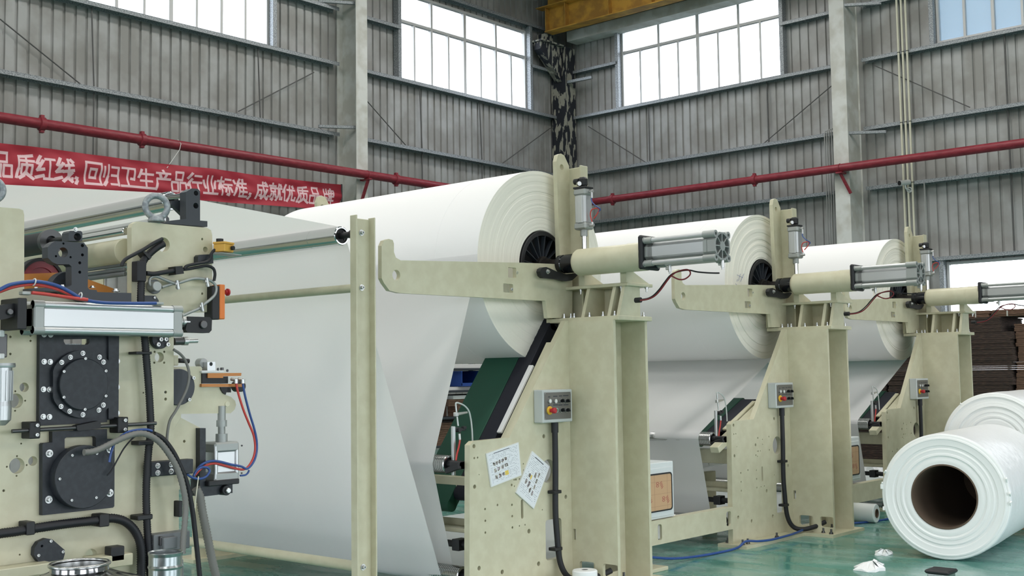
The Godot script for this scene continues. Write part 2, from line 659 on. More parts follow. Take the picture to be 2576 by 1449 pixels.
	m = mk("galv_duct", c8(176, 182, 184), 0.26, 0.9)
	m = mk("mirror_steel", c8(150, 150, 152), 0.12, 1.0)
	m.normal_enabled = true
	m.normal_texture = bump_tex(0.006, 6.0, 4, 44)
	m.normal_scale = 0.35
	m.uv1_triplanar = true
	m.uv1_scale = Vector3(1.0, 1.0, 1.0)
	m = mk("film", Color(0.9, 0.92, 0.92), 0.12)
	mk("conduit_cream", c8(214, 211, 192), 0.45)
	mk("conduit_grey", c8(165, 166, 164), 0.5)
	mk("camera_white", c8(220, 222, 222), 0.4)
	mk("scrap", c8(235, 236, 236), 0.95, 0.0, 0.2)

# ================================================================ the hall
const WX := -18.0        # inner face of the wall on the side of the banner
const WZ := -22.3        # inner face of the wall behind the stands
const ROOF := 12.0

func added_ceiling_lamp(p: Vector3, k: int) -> void:  # unseen luminaire, added as a source of soft overhead light
	var t := thing("added_ceiling_lamp", "added long white ceiling lamp under the roof, unseen, there for its light", "lamp", p, "ceiling lamps added for light")
	var mb := MB.new()
	mb.box(Vector3(0, 0.06, 0), Vector3(1.0, 0.1, 6.0))
	obj("housing", mb, "lamp_body", t)
	mb = MB.new()
	mb.box(Vector3(0, -0.005, 0), Vector3(0.92, 0.02, 5.9))
	obj("diffuser", mb, "lamp_glow", t)
	for s in [-1.0, 1.0]:
		mb = MB.new()
		mb.cyl(Vector3(0, 0.11, 2.4 * s), Vector3(0, ROOF - p.y, 2.4 * s), 0.008, 6)
		obj("hanger", mb, "rod_steel", t)
	var l := AreaLight3D.new()
	l.name = "lamp_light"
	l.area_size = Vector2(0.92, 5.9)
	l.area_normalize_energy = true
	l.light_color = Color(1.0, 0.99, 0.965)
	l.light_energy = 21.0
	l.area_range = 60.0
	l.shadow_enabled = true
	l.position = Vector3(0, -0.03, 0)
	l.rotation_degrees = Vector3(-90, 0, 0)
	t.add_child(l)

func corr(mb: MB, side: String, u0: float, u1: float, y0: float, y1: float) -> void:   # one corrugated sheet: pans and grooves, 0.2 m apart
	var cuts := [u0]
	var k := floori(u0 / 0.2)
	while k * 0.2 < u1:
		for q in [[0.0, 0.0], [0.146, 0.0], [0.158, 1.0], [0.188, 1.0]]:
			var u: float = k * 0.2 + q[0]
			if u > u0 + 0.002 and u < u1 - 0.002:
				cuts.append(u)
		k += 1
	cuts.append(u1)
	var pts := []
	for u in cuts:
		var f := fposmod(u + 1e-6, 0.2)
		var d := 0.0
		if f >= 0.146 and f < 0.158:
			d = (f - 0.146) / 0.012
		elif f >= 0.158 and f < 0.188:
			d = 1.0
		elif f >= 0.188:
			d = 1.0 - (f - 0.188) / 0.012
		pts.append([u, -0.032 * d])
	var back := -0.07
	for i in pts.size() - 1:
		var a: Array = pts[i]
		var b: Array = pts[i + 1]
		var e := Vector2(b[0] - a[0], b[1] - a[1]).normalized()
		if side == "x":
			mb.quad(Vector3(WX + a[1], y0, a[0]), Vector3(WX + b[1], y0, b[0]), Vector3(WX + b[1], y1, b[0]), Vector3(WX + a[1], y1, a[0]), Vector3(e.x, 0, -e.y))
		else:
			mb.quad(Vector3(a[0], y0, WZ + a[1]), Vector3(b[0], y0, WZ + b[1]), Vector3(b[0], y1, WZ + b[1]), Vector3(a[0], y1, WZ + a[1]), Vector3(-e.y, 0, e.x))
	if side == "x":
		mb.span(Vector3(WX + back - 0.05, y0, u0), Vector3(WX + back + 0.03, y1, u1), 0.0)
	else:
		mb.span(Vector3(u0, y0, WZ + back - 0.05), Vector3(u1, y1, WZ + back + 0.03), 0.0)

func sheet_wall(node: Node3D, side: String, from: float, to: float, wins: Array) -> void:
	var edges := []
	var u := from
	while u < to + 0.01:
		edges.append(minf(u, to))
		u += 1.0
	for w in wins:
		edges.append(w[0])
		edges.append(w[1])
	edges.sort()
	for i in edges.size() - 1:
		var a: float = edges[i]
		var b: float = edges[i + 1]
		if b - a < 0.02:
			continue
		var segs := [[0.0, ROOF]]
		for w in wins:
			if a >= w[0] - 0.01 and b <= w[1] + 0.01:
				var nx := []
				for s in segs:
					if s[0] < w[2]:
						nx.append([s[0], minf(s[1], w[2])])
					if s[1] > w[3]:
						nx.append([maxf(s[0], w[3]), s[1]])
				segs = nx
		for s in segs:
			var mb := MB.new()
			corr(mb, side, a, b, s[0], s[1])
			obj("panel", mb, "wall_panel", node)

const WIN_X := [[-13.35, -9.1, 7.93, 9.9], [-20.94, -16.7, 7.93, 9.9]]                             # along z, on the banner side
const WIN_Z := [[-16.1, -11.84, 7.9, 9.85], [-8.5, -4.2, 7.93, 9.9], [-8.5, -4.2, 1.3, 3.64]]      # along x

func build_hall() -> void:
	var mb := MB.new()
	mb.span(Vector3(-18.2, -0.3, -22.5), Vector3(10.2, 0.0, 12.2), 0.0)
	var fl := obj("floor", mb, "epoxy_floor", self, "glossy teal green painted factory floor with scuffs")
	fl.set_meta("kind", "structure")
	mb = MB.new()
	mb.span(Vector3(-18.2, ROOF, -22.5), Vector3(10.2, ROOF + 0.3, 12.2), 0.0)
	obj("ceiling", mb, "roof_sheet", self).set_meta("kind", "structure")
	# the two walls behind the camera: unseen open doorways added to bring in frontal daylight
	var wf := structure("wall_front")
	var wb := structure("wall_back")
	var n := 1
	var spans := [[-22.5, -19.0], [-13.0, -10.0], [-4.0, -1.0], [5.0, 12.2]]
	for q in spans:
		mb = MB.new()
		mb.span(Vector3(10.0, 0, q[0]), Vector3(10.2, 5.0, q[1]), 0.0)
		obj("wall_pier", mb, "roof_sheet", wf)
	mb = MB.new()
	mb.span(Vector3(10.0, 5.0, -22.5), Vector3(10.2, ROOF, 12.2), 0.0)
	obj("wall_upper", mb, "roof_sheet", wf)
	for q in [[-18.2, -16.0], [-10.0, -7.0], [-1.0, 2.0], [8.0, 10.0]]:
		mb = MB.new()
		mb.span(Vector3(q[0], 0, 12.0), Vector3(q[1], 5.0, 12.2), 0.0)
		obj("wall_pier", mb, "roof_sheet", wb)
	mb = MB.new()
	mb.span(Vector3(-18.2, 5.0, 12.0), Vector3(10.0, ROOF, 12.2), 0.0)
	obj("wall_upper", mb, "roof_sheet", wb)
	for q in [[-19.0, -13.0], [-10.0, -4.0], [-1.0, 5.0]]:
		var dn := structure("door_%d" % n)  # unseen doorway, added for the daylight it lets in
		n += 1
		mb = MB.new()
		mb.span(Vector3(9.7, 5.0, q[0]), Vector3(9.99, 5.4, q[1]))
		obj("added_shutter_box", mb, "galvanised", dn)
	for q in [[-16.0, -10.0], [-7.0, -1.0], [2.0, 8.0]]:
		var dn := structure("door_%d" % n)  # second row of added doorways, also there for fill light
		n += 1
		mb = MB.new()
		mb.span(Vector3(q[0], 5.0, 11.7), Vector3(q[1], 5.4, 11.99))
		obj("added_shutter_box", mb, "galvanised", dn)
	var wl := structure("wall_left")
	wl.set_meta("label", "grey corrugated steel wall behind the red banner")
	sheet_wall(wl, "x", -22.3, 12.0, WIN_X)
	var wr := structure("wall_right")
	wr.set_meta("label", "grey corrugated steel wall behind the unwind stands")
	sheet_wall(wr, "z", -18.0, 10.0, WIN_Z)
	for i in WIN_X.size():
		window(i + 1, "x", WIN_X[i], "glass", 8)
	for i in WIN_Z.size():
		window(i + 3, "z", WIN_Z[i], "blue_glass" if i == 1 else "glass", 4 if i == 2 else 8)

func window(k: int, side: String, w: Array, glass: String, n: int) -> void:
	var node := structure("window_%d" % k)
	var put := func(mb: MB, u0: float, u1: float, y0: float, y1: float, d0: float, d1: float) -> void:
		if side == "x":
			mb.span(Vector3(WX + d0, y0, u0), Vector3(WX + d1, y1, u1), 0.003)
		else:
			mb.span(Vector3(u0, y0, WZ + d0), Vector3(u1, y1, WZ + d1), 0.003)
	var u0: float = w[0]
	var u1: float = w[1]
	var y0: float = w[2]
	var y1: float = w[3]
	var tr := 9.25 if y0 > 5.0 else 2.62
	var mb := MB.new()
	put.call(mb, u0, u1, y0, y0 + 0.05, -0.08, 0.03)
	put.call(mb, u0, u1, y1 - 0.05, y1, -0.08, 0.03)
	put.call(mb, u0, u0 + 0.05, y0 + 0.05, y1 - 0.05, -0.08, 0.03)
	put.call(mb, u1 - 0.05, u1, y0 + 0.05, y1 - 0.05, -0.08, 0.03)
	obj("window_frame", mb, "window_frame", node)
	mb = MB.new()
	put.call(mb, u0 + 0.05, u1 - 0.05, tr - 0.03, tr + 0.03, -0.07, 0.02)
	obj("transom", mb, "window_frame", node)
	var us := [u0 + 0.05]
	for i in range(1, n):
		var u := lerpf(u0, u1, float(i) / n)
		var hw := 0.042 if i == n / 2 else (0.03 if i % 2 == 0 else 0.024)
		mb = MB.new()
		put.call(mb, u - hw, u + hw, y0 + 0.05, tr - 0.03, -0.07, 0.02)
		if i % 2 == 0:
			put.call(mb, u - hw, u + hw, tr + 0.03, y1 - 0.05, -0.07, 0.02)
		obj("mullion", mb, "window_frame", node)
		us.append(u)
	us.append(u1 - 0.05)
	for i in n:
		mb = MB.new()
		put.call(mb, us[i], us[i + 1], y0 + 0.05, tr - 0.03, -0.05, -0.042)
		obj("pane", mb, glass, node)
		if i % 2 == 0:
			mb = MB.new()
			put.call(mb, us[i], us[i + 2], tr + 0.03, y1 - 0.05, -0.05, -0.042)
			obj("pane", mb, glass, node)

func build_wall_steel() -> void:
	var wl: Node3D = get_node("wall_left")
	var wr: Node3D = get_node("wall_right")
	var g := func(side: String, u0: float, u1: float, top: float, h := 0.075, d := 0.2) -> void:
		var mb := MB.new()
		if side == "x":      # a lipped channel lying on its side: top, lip and bottom lip
			mb.span(Vector3(WX, top - 0.012, u0), Vector3(WX + d, top, u1), 0.002)
			mb.span(Vector3(WX + d - 0.012, top - h, u0), Vector3(WX + d, top - 0.012, u1), 0.002)
			mb.span(Vector3(WX, top - h, u0), Vector3(WX + 0.012, top - 0.012, u1), 0.002)
			obj("girt", mb, "galvanised", wl)
		else:
			mb.span(Vector3(u0, top - 0.012, WZ), Vector3(u1, top, WZ + d), 0.002)
			mb.span(Vector3(u0, top - h, WZ + d - 0.012), Vector3(u1, top - 0.012, WZ + d), 0.002)
			mb.span(Vector3(u0, top - h, WZ), Vector3(u1, top - 0.012, WZ + 0.012), 0.002)
			obj("girt", mb, "galvanised", wr)
	for bay in [[-22.0, -15.44], [-14.96, -7.45], [-6.95, -1.0], [-0.5, 6.0]]:
		for y in [7.93, 6.49, 5.22, 3.72, 2.2]:
			g.call("x", bay[0], bay[1], y)
		g.call("x", bay[0], bay[1], 10.06)
	for s in [[-22.0, -20.98], [-16.66, -15.44], [-14.96, -13.39], [-9.06, -7.45]]:
		g.call("x", s[0], s[1], 9.06)
	for bay in [[-17.5, -10.6], [-10.0, -3.4], [-2.8, 3.6]]:
		for y in [7.9, 6.49, 5.27, 3.74]:
			g.call("z", bay[0], bay[1], y)
	g.call("z", -10.0, 3.6, 10.06)
	for s in [[-17.5, -16.15], [-11.8, -10.6], [-10.0, -8.54]]:
		g.call("z", s[0], s[1], 9.04)
	# jamb posts beside the windows
	for u in [-13.39, -9.06, -20.98, -16.66]:
		var mb := MB.new()
		mb.span(Vector3(WX, 7.93, u - 0.045), Vector3(WX + 0.17, 10.0, u + 0.045))
		obj("jamb", mb, "galvanised", wl)
	for q in [[-16.15, 7.9, 10.0], [-11.79, 7.9, 10.0], [-8.55, 7.9, 10.0], [-8.55, 1.2, 3.7]]:
		var mb := MB.new()
		mb.span(Vector3(q[0] - 0.045, q[1], WZ), Vector3(q[0] + 0.045, q[2], WZ + 0.17))
		obj("jamb", mb, "galvanised", wr)
	# the box section over the windows of the wall behind the stands
	var hb := MB.new()
	hb.span(Vector3(-17.45, 9.72, WZ + 0.02), Vector3(-10.6, 9.97, WZ + 0.42))
	obj("header_beam", hb, "column_paint", wr)
	# bracing rods and sag rods
	for q in [[0, 48, 203, 212], [600, 280, 790, 182], [883, 208, 1030, 376], [1260, 414, 1385, 322]]:
		var a := on_x(WX + 0.1, "i", q[0], q[1])
		var b := on_x(WX + 0.1, "i", q[2], q[3])
		var mb := MB.new()
		mb.cyl(a, b, 0.011, 6)
		obj("brace_rod", mb, "rod_steel", wl)
	for q in [[1480, 318, 1633, 414], [1914, 367, 2113, 198], [2196, 163, 2440, 270]]:
		var a := on_z(WZ + 0.1, "i", q[0], q[1])
		var b := on_z(WZ + 0.1, "i", q[2], q[3])
		var mb := MB.new()
		mb.cyl(a, b, 0.011, 6)
		obj("brace_rod", mb, "rod_steel", wr)
	for z in [-9.72, -13.1, -17.35, -19.25]:
		for y in [[6.49, 7.86], [5.22, 6.42]]:
			var mb := MB.new()
			mb.cyl(Vector3(WX + 0.1, y[0], z), Vector3(WX + 0.1, y[1], z + (0.06 if y[0] > 6.0 else 0.0)), 0.014, 6)
			obj("sag_rod", mb, "rod_steel", wl)
	for x in [-15.3, -12.2, -6.4, -7.2]:
		for y in [[6.49, 7.83], [5.27, 6.42], [3.74, 5.2]]:
			var mb := MB.new()
			mb.cyl(Vector3(x, y[0], WZ + 0.1), Vector3(x, y[1], WZ + 0.1), 0.014, 6)
			obj("sag_rod", mb, "rod_steel", wr)
	# columns
	var cg := "steel columns of the hall"
	for q in [[-15.2, "pale grey steel column beside the end of the red banner"], [-7.2, "pale grey steel column behind the red banner, beyond the picture"]]:
		var p := Vector3(WX, 0, q[0])
		var t := thing("steel_column", q[1], "column", p, cg)
		var mb := MB.new()
		mb.span(Vector3(0.58, 0, -0.15), Vector3(0.6, ROOF, 0.15), 0.002)
		obj("flange", mb, "column_paint", t)
		mb = MB.new()
		mb.span(Vector3(0.0, 0, -0.15), Vector3(0.02, ROOF, 0.15), 0.002)
		obj("flange", mb, "column_paint", t)
		mb = MB.new()
		mb.span(Vector3(0.02, 0, -0.008), Vector3(0.58, ROOF, 0.008), 0.002)
		obj("column_web", mb, "column_paint", t)
		for y in [6.58, 9.12]:
			mb = MB.new()
			mb.beam(Vector3(0.5, y, 0.04), Vector3(0.12, y - 0.02, 0.72), 0.06, 0.06)
			obj("knee_strut", mb, "galvanised", t)
	var p2 := Vector3(-10.3, 0, WZ)
	var t2 := thing("steel_column", "pale grey steel column with torn dark strip on its side by the conduits", "column", p2, cg)
	var mb2 := MB.new()
	mb2.span(Vector3(-0.16, 0, 0.6), Vector3(0.16, ROOF, 0.62), 0.002)
	obj("flange", mb2, "column_paint", t2)
	mb2 = MB.new()
	mb2.span(Vector3(-0.16, 0, 0.0), Vector3(0.16, ROOF, 0.02), 0.002)
	obj("flange", mb2, "column_paint", t2)
	mb2 = MB.new()
	mb2.span(Vector3(-0.008, 0, 0.02), Vector3(0.13, ROOF, 0.6), 0.002)
	obj("column_web", mb2, "column_paint", t2)
	for y in [6.35, 8.98]:
		mb2 = MB.new()
		mb2.beam(Vector3(0.1, y, 0.5), Vector3(0.75, y - 0.02, 0.15), 0.06, 0.06)
		obj("knee_strut", mb2, "galvanised", t2)
	# torn dark paint patches on the column's side
	var rng := RandomNumberGenerator.new()
	rng.seed = 77
	for q in [[1330, 40, 1356, 125], [1334, 135, 1352, 190], [1338, 185, 1364, 345], [1342, 340, 1356, 470], [1356, 370, 1374, 480], [1358, 560, 1376, 650], [1356, 670, 1388, 828]]:
		var outl := PackedVector2Array()
		var steps := 12
		for s in 2:
			for i in steps + 1:
				var f := float(i) / steps
				var yy := lerpf(q[1], q[3], f if s == 0 else 1.0 - f)
				var ww: float = (q[2] - q[0]) * 0.5 * (0.35 + 0.65 * sin(PI * clampf(f, 0.04, 0.96)) ** 0.5)
				var xx: float = (q[0] + q[2]) * 0.5 + (-ww if s == 0 else ww) * rng.randf_range(0.7, 1.15)
				var pp := on_x(-10.165, "i", 1676.0 + xx / 2.7867, yy / 2.7867)
				outl.append(Vector2(pp.z - WZ, pp.y))
		var mb := MB.new()
		mb.prism("x", outl, [], 0.128, 0.1335)
		obj("torn_strip", mb, "primer", t2)
	# corner column with peeling paint and the bracket that carries the crane beam
	var t3 := thing("corner_column", "corner steel column with grey paint peeling off its dark primer", "column", Vector3(-17.7, 0, -22.0))
	var mb3 := MB.new()
	mb3.span(Vector3(0.22, 0, -0.2), Vector3(0.24, 9.6, 0.16), 0.002)
	mb3.span(Vector3(-0.24, 0, -0.2), Vector3(-0.22, 9.6, 0.16), 0.002)
	mb3.span(Vector3(-0.22, 0, 0.1), Vector3(0.22, 9.6, 0.14), 0.002)
	obj("column_shaft", mb3, "peeling_paint", t3)
	mb3 = MB.new()
	mb3.prism("x", PackedVector2Array([Vector2(0.16, 8.75), Vector2(0.16, 9.62), Vector2(0.95, 9.62), Vector2(0.95, 9.42)]), [], -0.1, 0.1)
	mb3.span(Vector3(-0.2, 9.6, 0.1), Vector3(0.2, 9.64, 1.0))
	mb3.span(Vector3(-0.12, 9.64, 0.5), Vector3(0.12, 9.82, 0.8))
	obj("bracket", mb3, "peeling_paint", t3)
	mb3 = MB.new()
	mb3.beam(Vector3(0.2, 8.72, 0.1), Vector3(0.95, 8.72, 0.05), 0.07, 0.07)
	obj("knee_strut", mb3, "galvanised", t3)
	# crane runway beam
	var t4 := thing("crane_beam", "yellow overhead crane runway beam with stiffeners near the roof corner", "crane beam", Vector3(-17.55, 9.82, -21.3))
	mb3 = MB.new()
	mb3.span(Vector3(0, 0.03, -0.012), Vector3(14, 1.02, 0.012), 0.0)
	obj("beam_web", mb3, "crane_yellow", t4)
	mb3 = MB.new()
	mb3.span(Vector3(0, 0, -0.16), Vector3(14, 0.03, 0.16), 0.003)
	obj("lower_flange", mb3, "crane_yellow", t4)
	mb3 = MB.new()
	mb3.span(Vector3(-0.2, 0.6, -0.02), Vector3(14, 0.62, 0.24), 0.003)
	obj("ledge", mb3, "crane_yellow", t4)
	mb3 = MB.new()
	mb3.span(Vector3(0, 1.02, -0.2), Vector3(14, 1.05, 0.2), 0.003)
	obj("upper_flange", mb3, "crane_yellow", t4)
	for x in [0.02, 0.62, 1.9, 3.1, 4.3, 5.5, 6.7, 7.9]:
		mb3 = MB.new()
		mb3.span(Vector3(x, 0.03, 0.012), Vector3(x + 0.02, 0.6, 0.15), 0.002)
		obj("stiffener", mb3, "crane_yellow", t4)

# ================================================================ pipes, banner, conduits
func build_services() -> void:
	var t := thing("fire_pipe", "long dark red fire water pipe above the banner on the wall", "pipe", Vector3(-17.25, 5.59, -8.0))
	var mb := MB.new(Vector3(-17.25, 5.59, -8.0))
	mb.cyl(Vector3(-17.25, 5.585, 3.0), Vector3(-17.25, 5.60, -21.4), 0.083, 20)
	obj("pipe_run", mb, "red_paint", t)
	for px in [104, 357, 996]:
		var z := on_x(-17.25, "i", px, 380).z
		mb = MB.new(t.position)
		mb.lathe(Vector3(-17.25, 5.59, z - 0.05), Vector3(0, 0, 1), [[0.0, 0.085], [0.012, 0.108], [0.088, 0.108], [0.1, 0.085]], 20)
		mb.box(Vector3(-17.25, 5.475, z), Vector3(0.07, 0.05, 0.06))
		mb.box(Vector3(-17.25, 5.705, z), Vector3(0.07, 0.05, 0.06))
		obj("coupling", mb, "red_paint", t)
	for z in [-15.18, -7.2]:
		mb = MB.new(t.position)
		mb.span(Vector3(-17.42, 5.48, z - 0.04), Vector3(-17.12, 5.51, z + 0.04))
		mb.beam(Vector3(-17.39, 5.1, z), Vector3(-17.2, 5.49, z), 0.05, 0.05, Vector3.RIGHT)
		mb.torus(Vector3(-17.25, 5.59, z), Vector3(0, 0, 1), 0.088, 0.008, 24, 6)
		obj("pipe_bracket", mb, "red_paint", t)
	var pz := Vector3(-17.3, 5.6, -21.55)
	t = thing("fire_pipe", "long dark red fire water pipe crossing the white conduits", "pipe", pz)
	mb = MB.new(pz)
	mb.cyl(Vector3(-17.3, 5.62, -21.55), Vector3(4.0, 5.61, -21.55), 0.083, 20)
	obj("pipe_run", mb, "red_paint", t)
	for px in [1898, 1540]:
		var x := on_z(-21.55, "i", px, 450).x
		mb = MB.new(pz)
		mb.lathe(Vector3(x - 0.05, 5.615, -21.55), Vector3(1, 0, 0), [[0.0, 0.085], [0.012, 0.108], [0.088, 0.108], [0.1, 0.085]], 20)
		mb.box(Vector3(x, 5.5, -21.55), Vector3(0.06, 0.05, 0.07))
		mb.box(Vector3(x, 5.73, -21.55), Vector3(0.06, 0.05, 0.07))
		obj("coupling", mb, "red_paint", t)
	mb = MB.new(pz)
	mb.beam(Vector3(-10.12, 5.1, -21.67), Vector3(-10.27, 5.5, -21.56), 0.05, 0.05, Vector3.RIGHT)
	mb.span(Vector3(-10.33, 5.5, -21.68), Vector3(-10.2, 5.53, -21.45))
	mb.torus(Vector3(-10.27, 5.615, -21.55), Vector3(1, 0, 0), 0.088, 0.008, 24, 6)
	obj("pipe_bracket", mb, "red_paint", t)
	# bundle of three pale conduits and a thin one
	var cg := "pale conduits running up the wall"
	for i in 3:
		var x := -9.2 + i * 0.088
		mb = MB.new()
		mb.cyl(Vector3(x, 1.0, WZ + 0.23), Vector3(x, ROOF, WZ + 0.23), 0.021, 10)
		var c := thing("conduit", "cream plastic conduit running up the wall behind the red pipe", "conduit", Vector3(x, 1.0, WZ + 0.23), cg)
		mb.off = c.position
		obj("tube", mb, "conduit_cream", c)
		for y in [7.86, 6.45, 5.24]:
			mb = MB.new(c.position)
			mb.torus(Vector3(x, y, WZ + 0.23), Vector3.UP, 0.024, 0.006, 12, 6)
			obj("clip", mb, "dark_steel", c)
	mb = MB.new()
	mb.cyl(Vector3(-8.79, 1.0, WZ + 0.23), Vector3(-8.79, 5.2, WZ + 0.23), 0.013, 8)
	solo("thin_conduit", mb, "conduit_grey", "thin grey conduit ending at the wall girt beside three cream ones", "conduit", Vector3(-8.79, 1.0, WZ + 0.23))
	for i in 5:
		var x := -10.84 + i * 0.05
		mb = MB.new()
		var yk := 6.5 + i * 0.012
		mb.tube(MB.smooth([Vector3(x, 1.0, WZ + 0.22), Vector3(x, 4.8, WZ + 0.22), Vector3(x + (0.02 if i > 2 else 0.0), 5.6, WZ + 0.22), Vector3(x, yk - 0.08, WZ + 0.22), Vector3(x + 0.05, yk + 0.03, WZ + 0.2), Vector3(x + 0.16, yk + 0.07, WZ + 0.16), Vector3(-10.45, 6.68 + 0.01 * i, WZ + 0.2)], 5), 0.012, 7)
		solo("bent_conduit", mb, "conduit_grey", "thin grey conduit bent over the wall girt beside the steel column", "conduit", Vector3(x, 1.0, WZ + 0.22), "grey conduits bent over the girt")
	# cctv camera on the wall
	var cp := on_z(WZ + 0.35, "i", 2272, 462)
	t = thing("security_camera", "small white and black security camera on the wall girt", "camera", cp)
	mb = MB.new()
	mb.cyl(Vector3(-0.02, 0, 0.12), Vector3(0.09, 0.03, -0.08), 0.05, 16)
	obj("body", mb, "camera_white", t)
	mb = MB.new()
	mb.cyl(Vector3(-0.027, -0.002, 0.13), Vector3(-0.015, 0.0, 0.11), 0.046, 16)
	obj("lens", mb, "black", t)
	mb = MB.new()
	mb.tube(MB.smooth([Vector3(0.04, -0.03, 0.0), Vector3(0.05, -0.1, -0.02), Vector3(0.09, -0.13, -0.14)], 5), 0.018, 8)
	mb.torus(Vector3(0.08, -0.12, -0.1), Vector3(0.2, 0, 1), 0.045, 0.012, 18, 6)
	obj("mount", mb, "camera_white", t)
	build_banner()

const GLYPHS := {
	"pin": [[28, 5, 72, 5, 72, 40, 28, 40, 28, 5], [5, 53, 43, 53, 43, 96, 5, 96, 5, 53], [57, 53, 95, 53, 95, 96, 57, 96, 57, 53]],
	"zhi": [[86, 5, 52, 10, 18, 13], [18, 13, 18, 60, 5, 97], [18, 28, 93, 28], [55, 12, 54, 43], [32, 80, 32, 44, 82, 44, 82, 80], [57, 52, 55, 72, 42, 86, 20, 97], [62, 80, 91, 97]],
	"hong": [[27, 3, 7, 33, 30, 34], [39, 20, 8, 60, 42, 55], [5, 89, 43, 80], [50, 14, 96, 14], [73, 14, 73, 91], [46, 92, 98, 92]],
	"xian": [[27, 3, 7, 33, 28, 34], [38, 22, 8, 60, 38, 55], [5, 89, 40, 80], [48, 32, 92, 26], [46, 56, 96, 48], [65, 3, 69, 50, 82, 85, 95, 95, 97, 77], [90, 58, 70, 80, 46, 96], [78, 5, 90, 15]],
	"comma": [[46, 76, 54, 78, 54, 88, 44, 102]],
	"hui": [[6, 6, 94, 6, 94, 96, 6, 96, 6, 6], [33, 33, 67, 33, 67, 68, 33, 68, 33, 33]],
	"gui": [[14, 14, 14, 60], [36, 4, 36, 55, 28, 80, 10, 97], [54, 14, 92, 14, 92, 96], [56, 50, 92, 50], [52, 90, 92, 90]],
	"wei": [[8, 11, 84, 11, 84, 58, 66, 56], [44, 11, 44, 92], [3, 93, 97, 93]],
	"sheng": [[25, 8, 6, 46], [18, 28, 92, 28], [50, 3, 50, 93], [18, 60, 86, 60], [3, 93, 97, 93]],
	"chan": [[48, 2, 53, 13], [10, 17, 92, 17], [30, 23, 38, 36], [70, 21, 62, 36], [16, 43, 96, 43], [16, 43, 16, 65, 4, 97]],
	"xing": [[28, 3, 4, 28], [32, 30, 4, 62], [20, 50, 20, 98], [46, 14, 92, 14], [40, 44, 97, 44], [74, 44, 74, 92, 58, 92]],
	"ye": [[36, 5, 36, 92], [64, 5, 64, 92], [8, 30, 22, 68], [92, 28, 78, 68], [3, 93, 97, 93]],
	"biao": [[3, 26, 44, 26], [24, 4, 24, 97], [24, 32, 4, 68], [26, 40, 42, 58], [52, 14, 92, 14], [46, 40, 97, 40], [72, 40, 72, 93, 58, 90], [58, 56, 48, 80], [84, 54, 94, 78]],
	"zhun": [[6, 14, 18, 30], [4, 92, 24, 50], [48, 4, 30, 42], [42, 22, 42, 97], [42, 25, 95, 25], [42, 47, 92, 47], [42, 70, 92, 70], [42, 93, 97, 93], [67, 25, 67, 93], [66, 4, 72, 20]],
	"cheng": [[18, 24, 95, 24], [18, 24, 18, 60, 4, 97], [20, 49, 44, 49, 42, 82, 30, 78], [56, 3, 60, 45, 74, 82, 93, 96, 97, 76], [86, 42, 72, 70, 46, 95], [72, 6, 84, 16]],
	"jiu": [[26, 3, 28, 14], [4, 18, 52, 18], [12, 31, 46, 31, 46, 50, 12, 50, 12, 31], [29, 50, 29, 95, 18, 90], [14, 62, 6, 82], [42, 62, 50, 80], [56, 30, 97, 30], [72, 4, 72, 50, 66, 75, 54, 97], [82, 34, 82, 90, 97, 90, 97, 76], [84, 8, 92, 20]],
	"you": [[28, 3, 4, 48], [18, 30, 18, 97], [36, 32, 97, 32], [58, 5, 56, 55, 48, 80, 34, 97], [72, 34, 72, 88, 94, 90, 96, 72], [78, 8, 88, 20]],
	"pai": [[14, 6, 14, 55, 5, 97], [34, 4, 34, 36], [14, 36, 44, 36], [14, 58, 36, 58, 36, 97], [70, 2, 64, 12], [52, 14, 92, 14, 92, 48, 52, 48, 52, 14], [52, 31, 92, 31], [72, 14, 70, 48, 54, 64], [48, 72, 97, 72], [76, 54, 76, 98]],
}

func stroke(im: Image, a: Vector2, b: Vector2, hw: Vector2, c: Color) -> void:      # thick line with square ends; hw is the half width in x and y
	var d := (b - a)
	var l := maxf(d.length(), 0.001)
	var e := d / l
	var h := absf(e.x) * hw.y + absf(e.y) * hw.x
	a -= e * h * 0.6
	b += e * h * 0.6
	l += h * 1.2
	for y in range(maxi(0, int(minf(a.y, b.y) - h - 1)), mini(im.get_height(), int(maxf(a.y, b.y) + h + 2))):
		for x in range(maxi(0, int(minf(a.x, b.x) - h - 1)), mini(im.get_width(), int(maxf(a.x, b.x) + h + 2))):
			var p := Vector2(x + 0.5, y + 0.5) - a
			var s := p.dot(e)
			if s >= 0.0 and s <= l and absf(p.cross(e)) <= h:
				im.set_pixel(x, y, c)

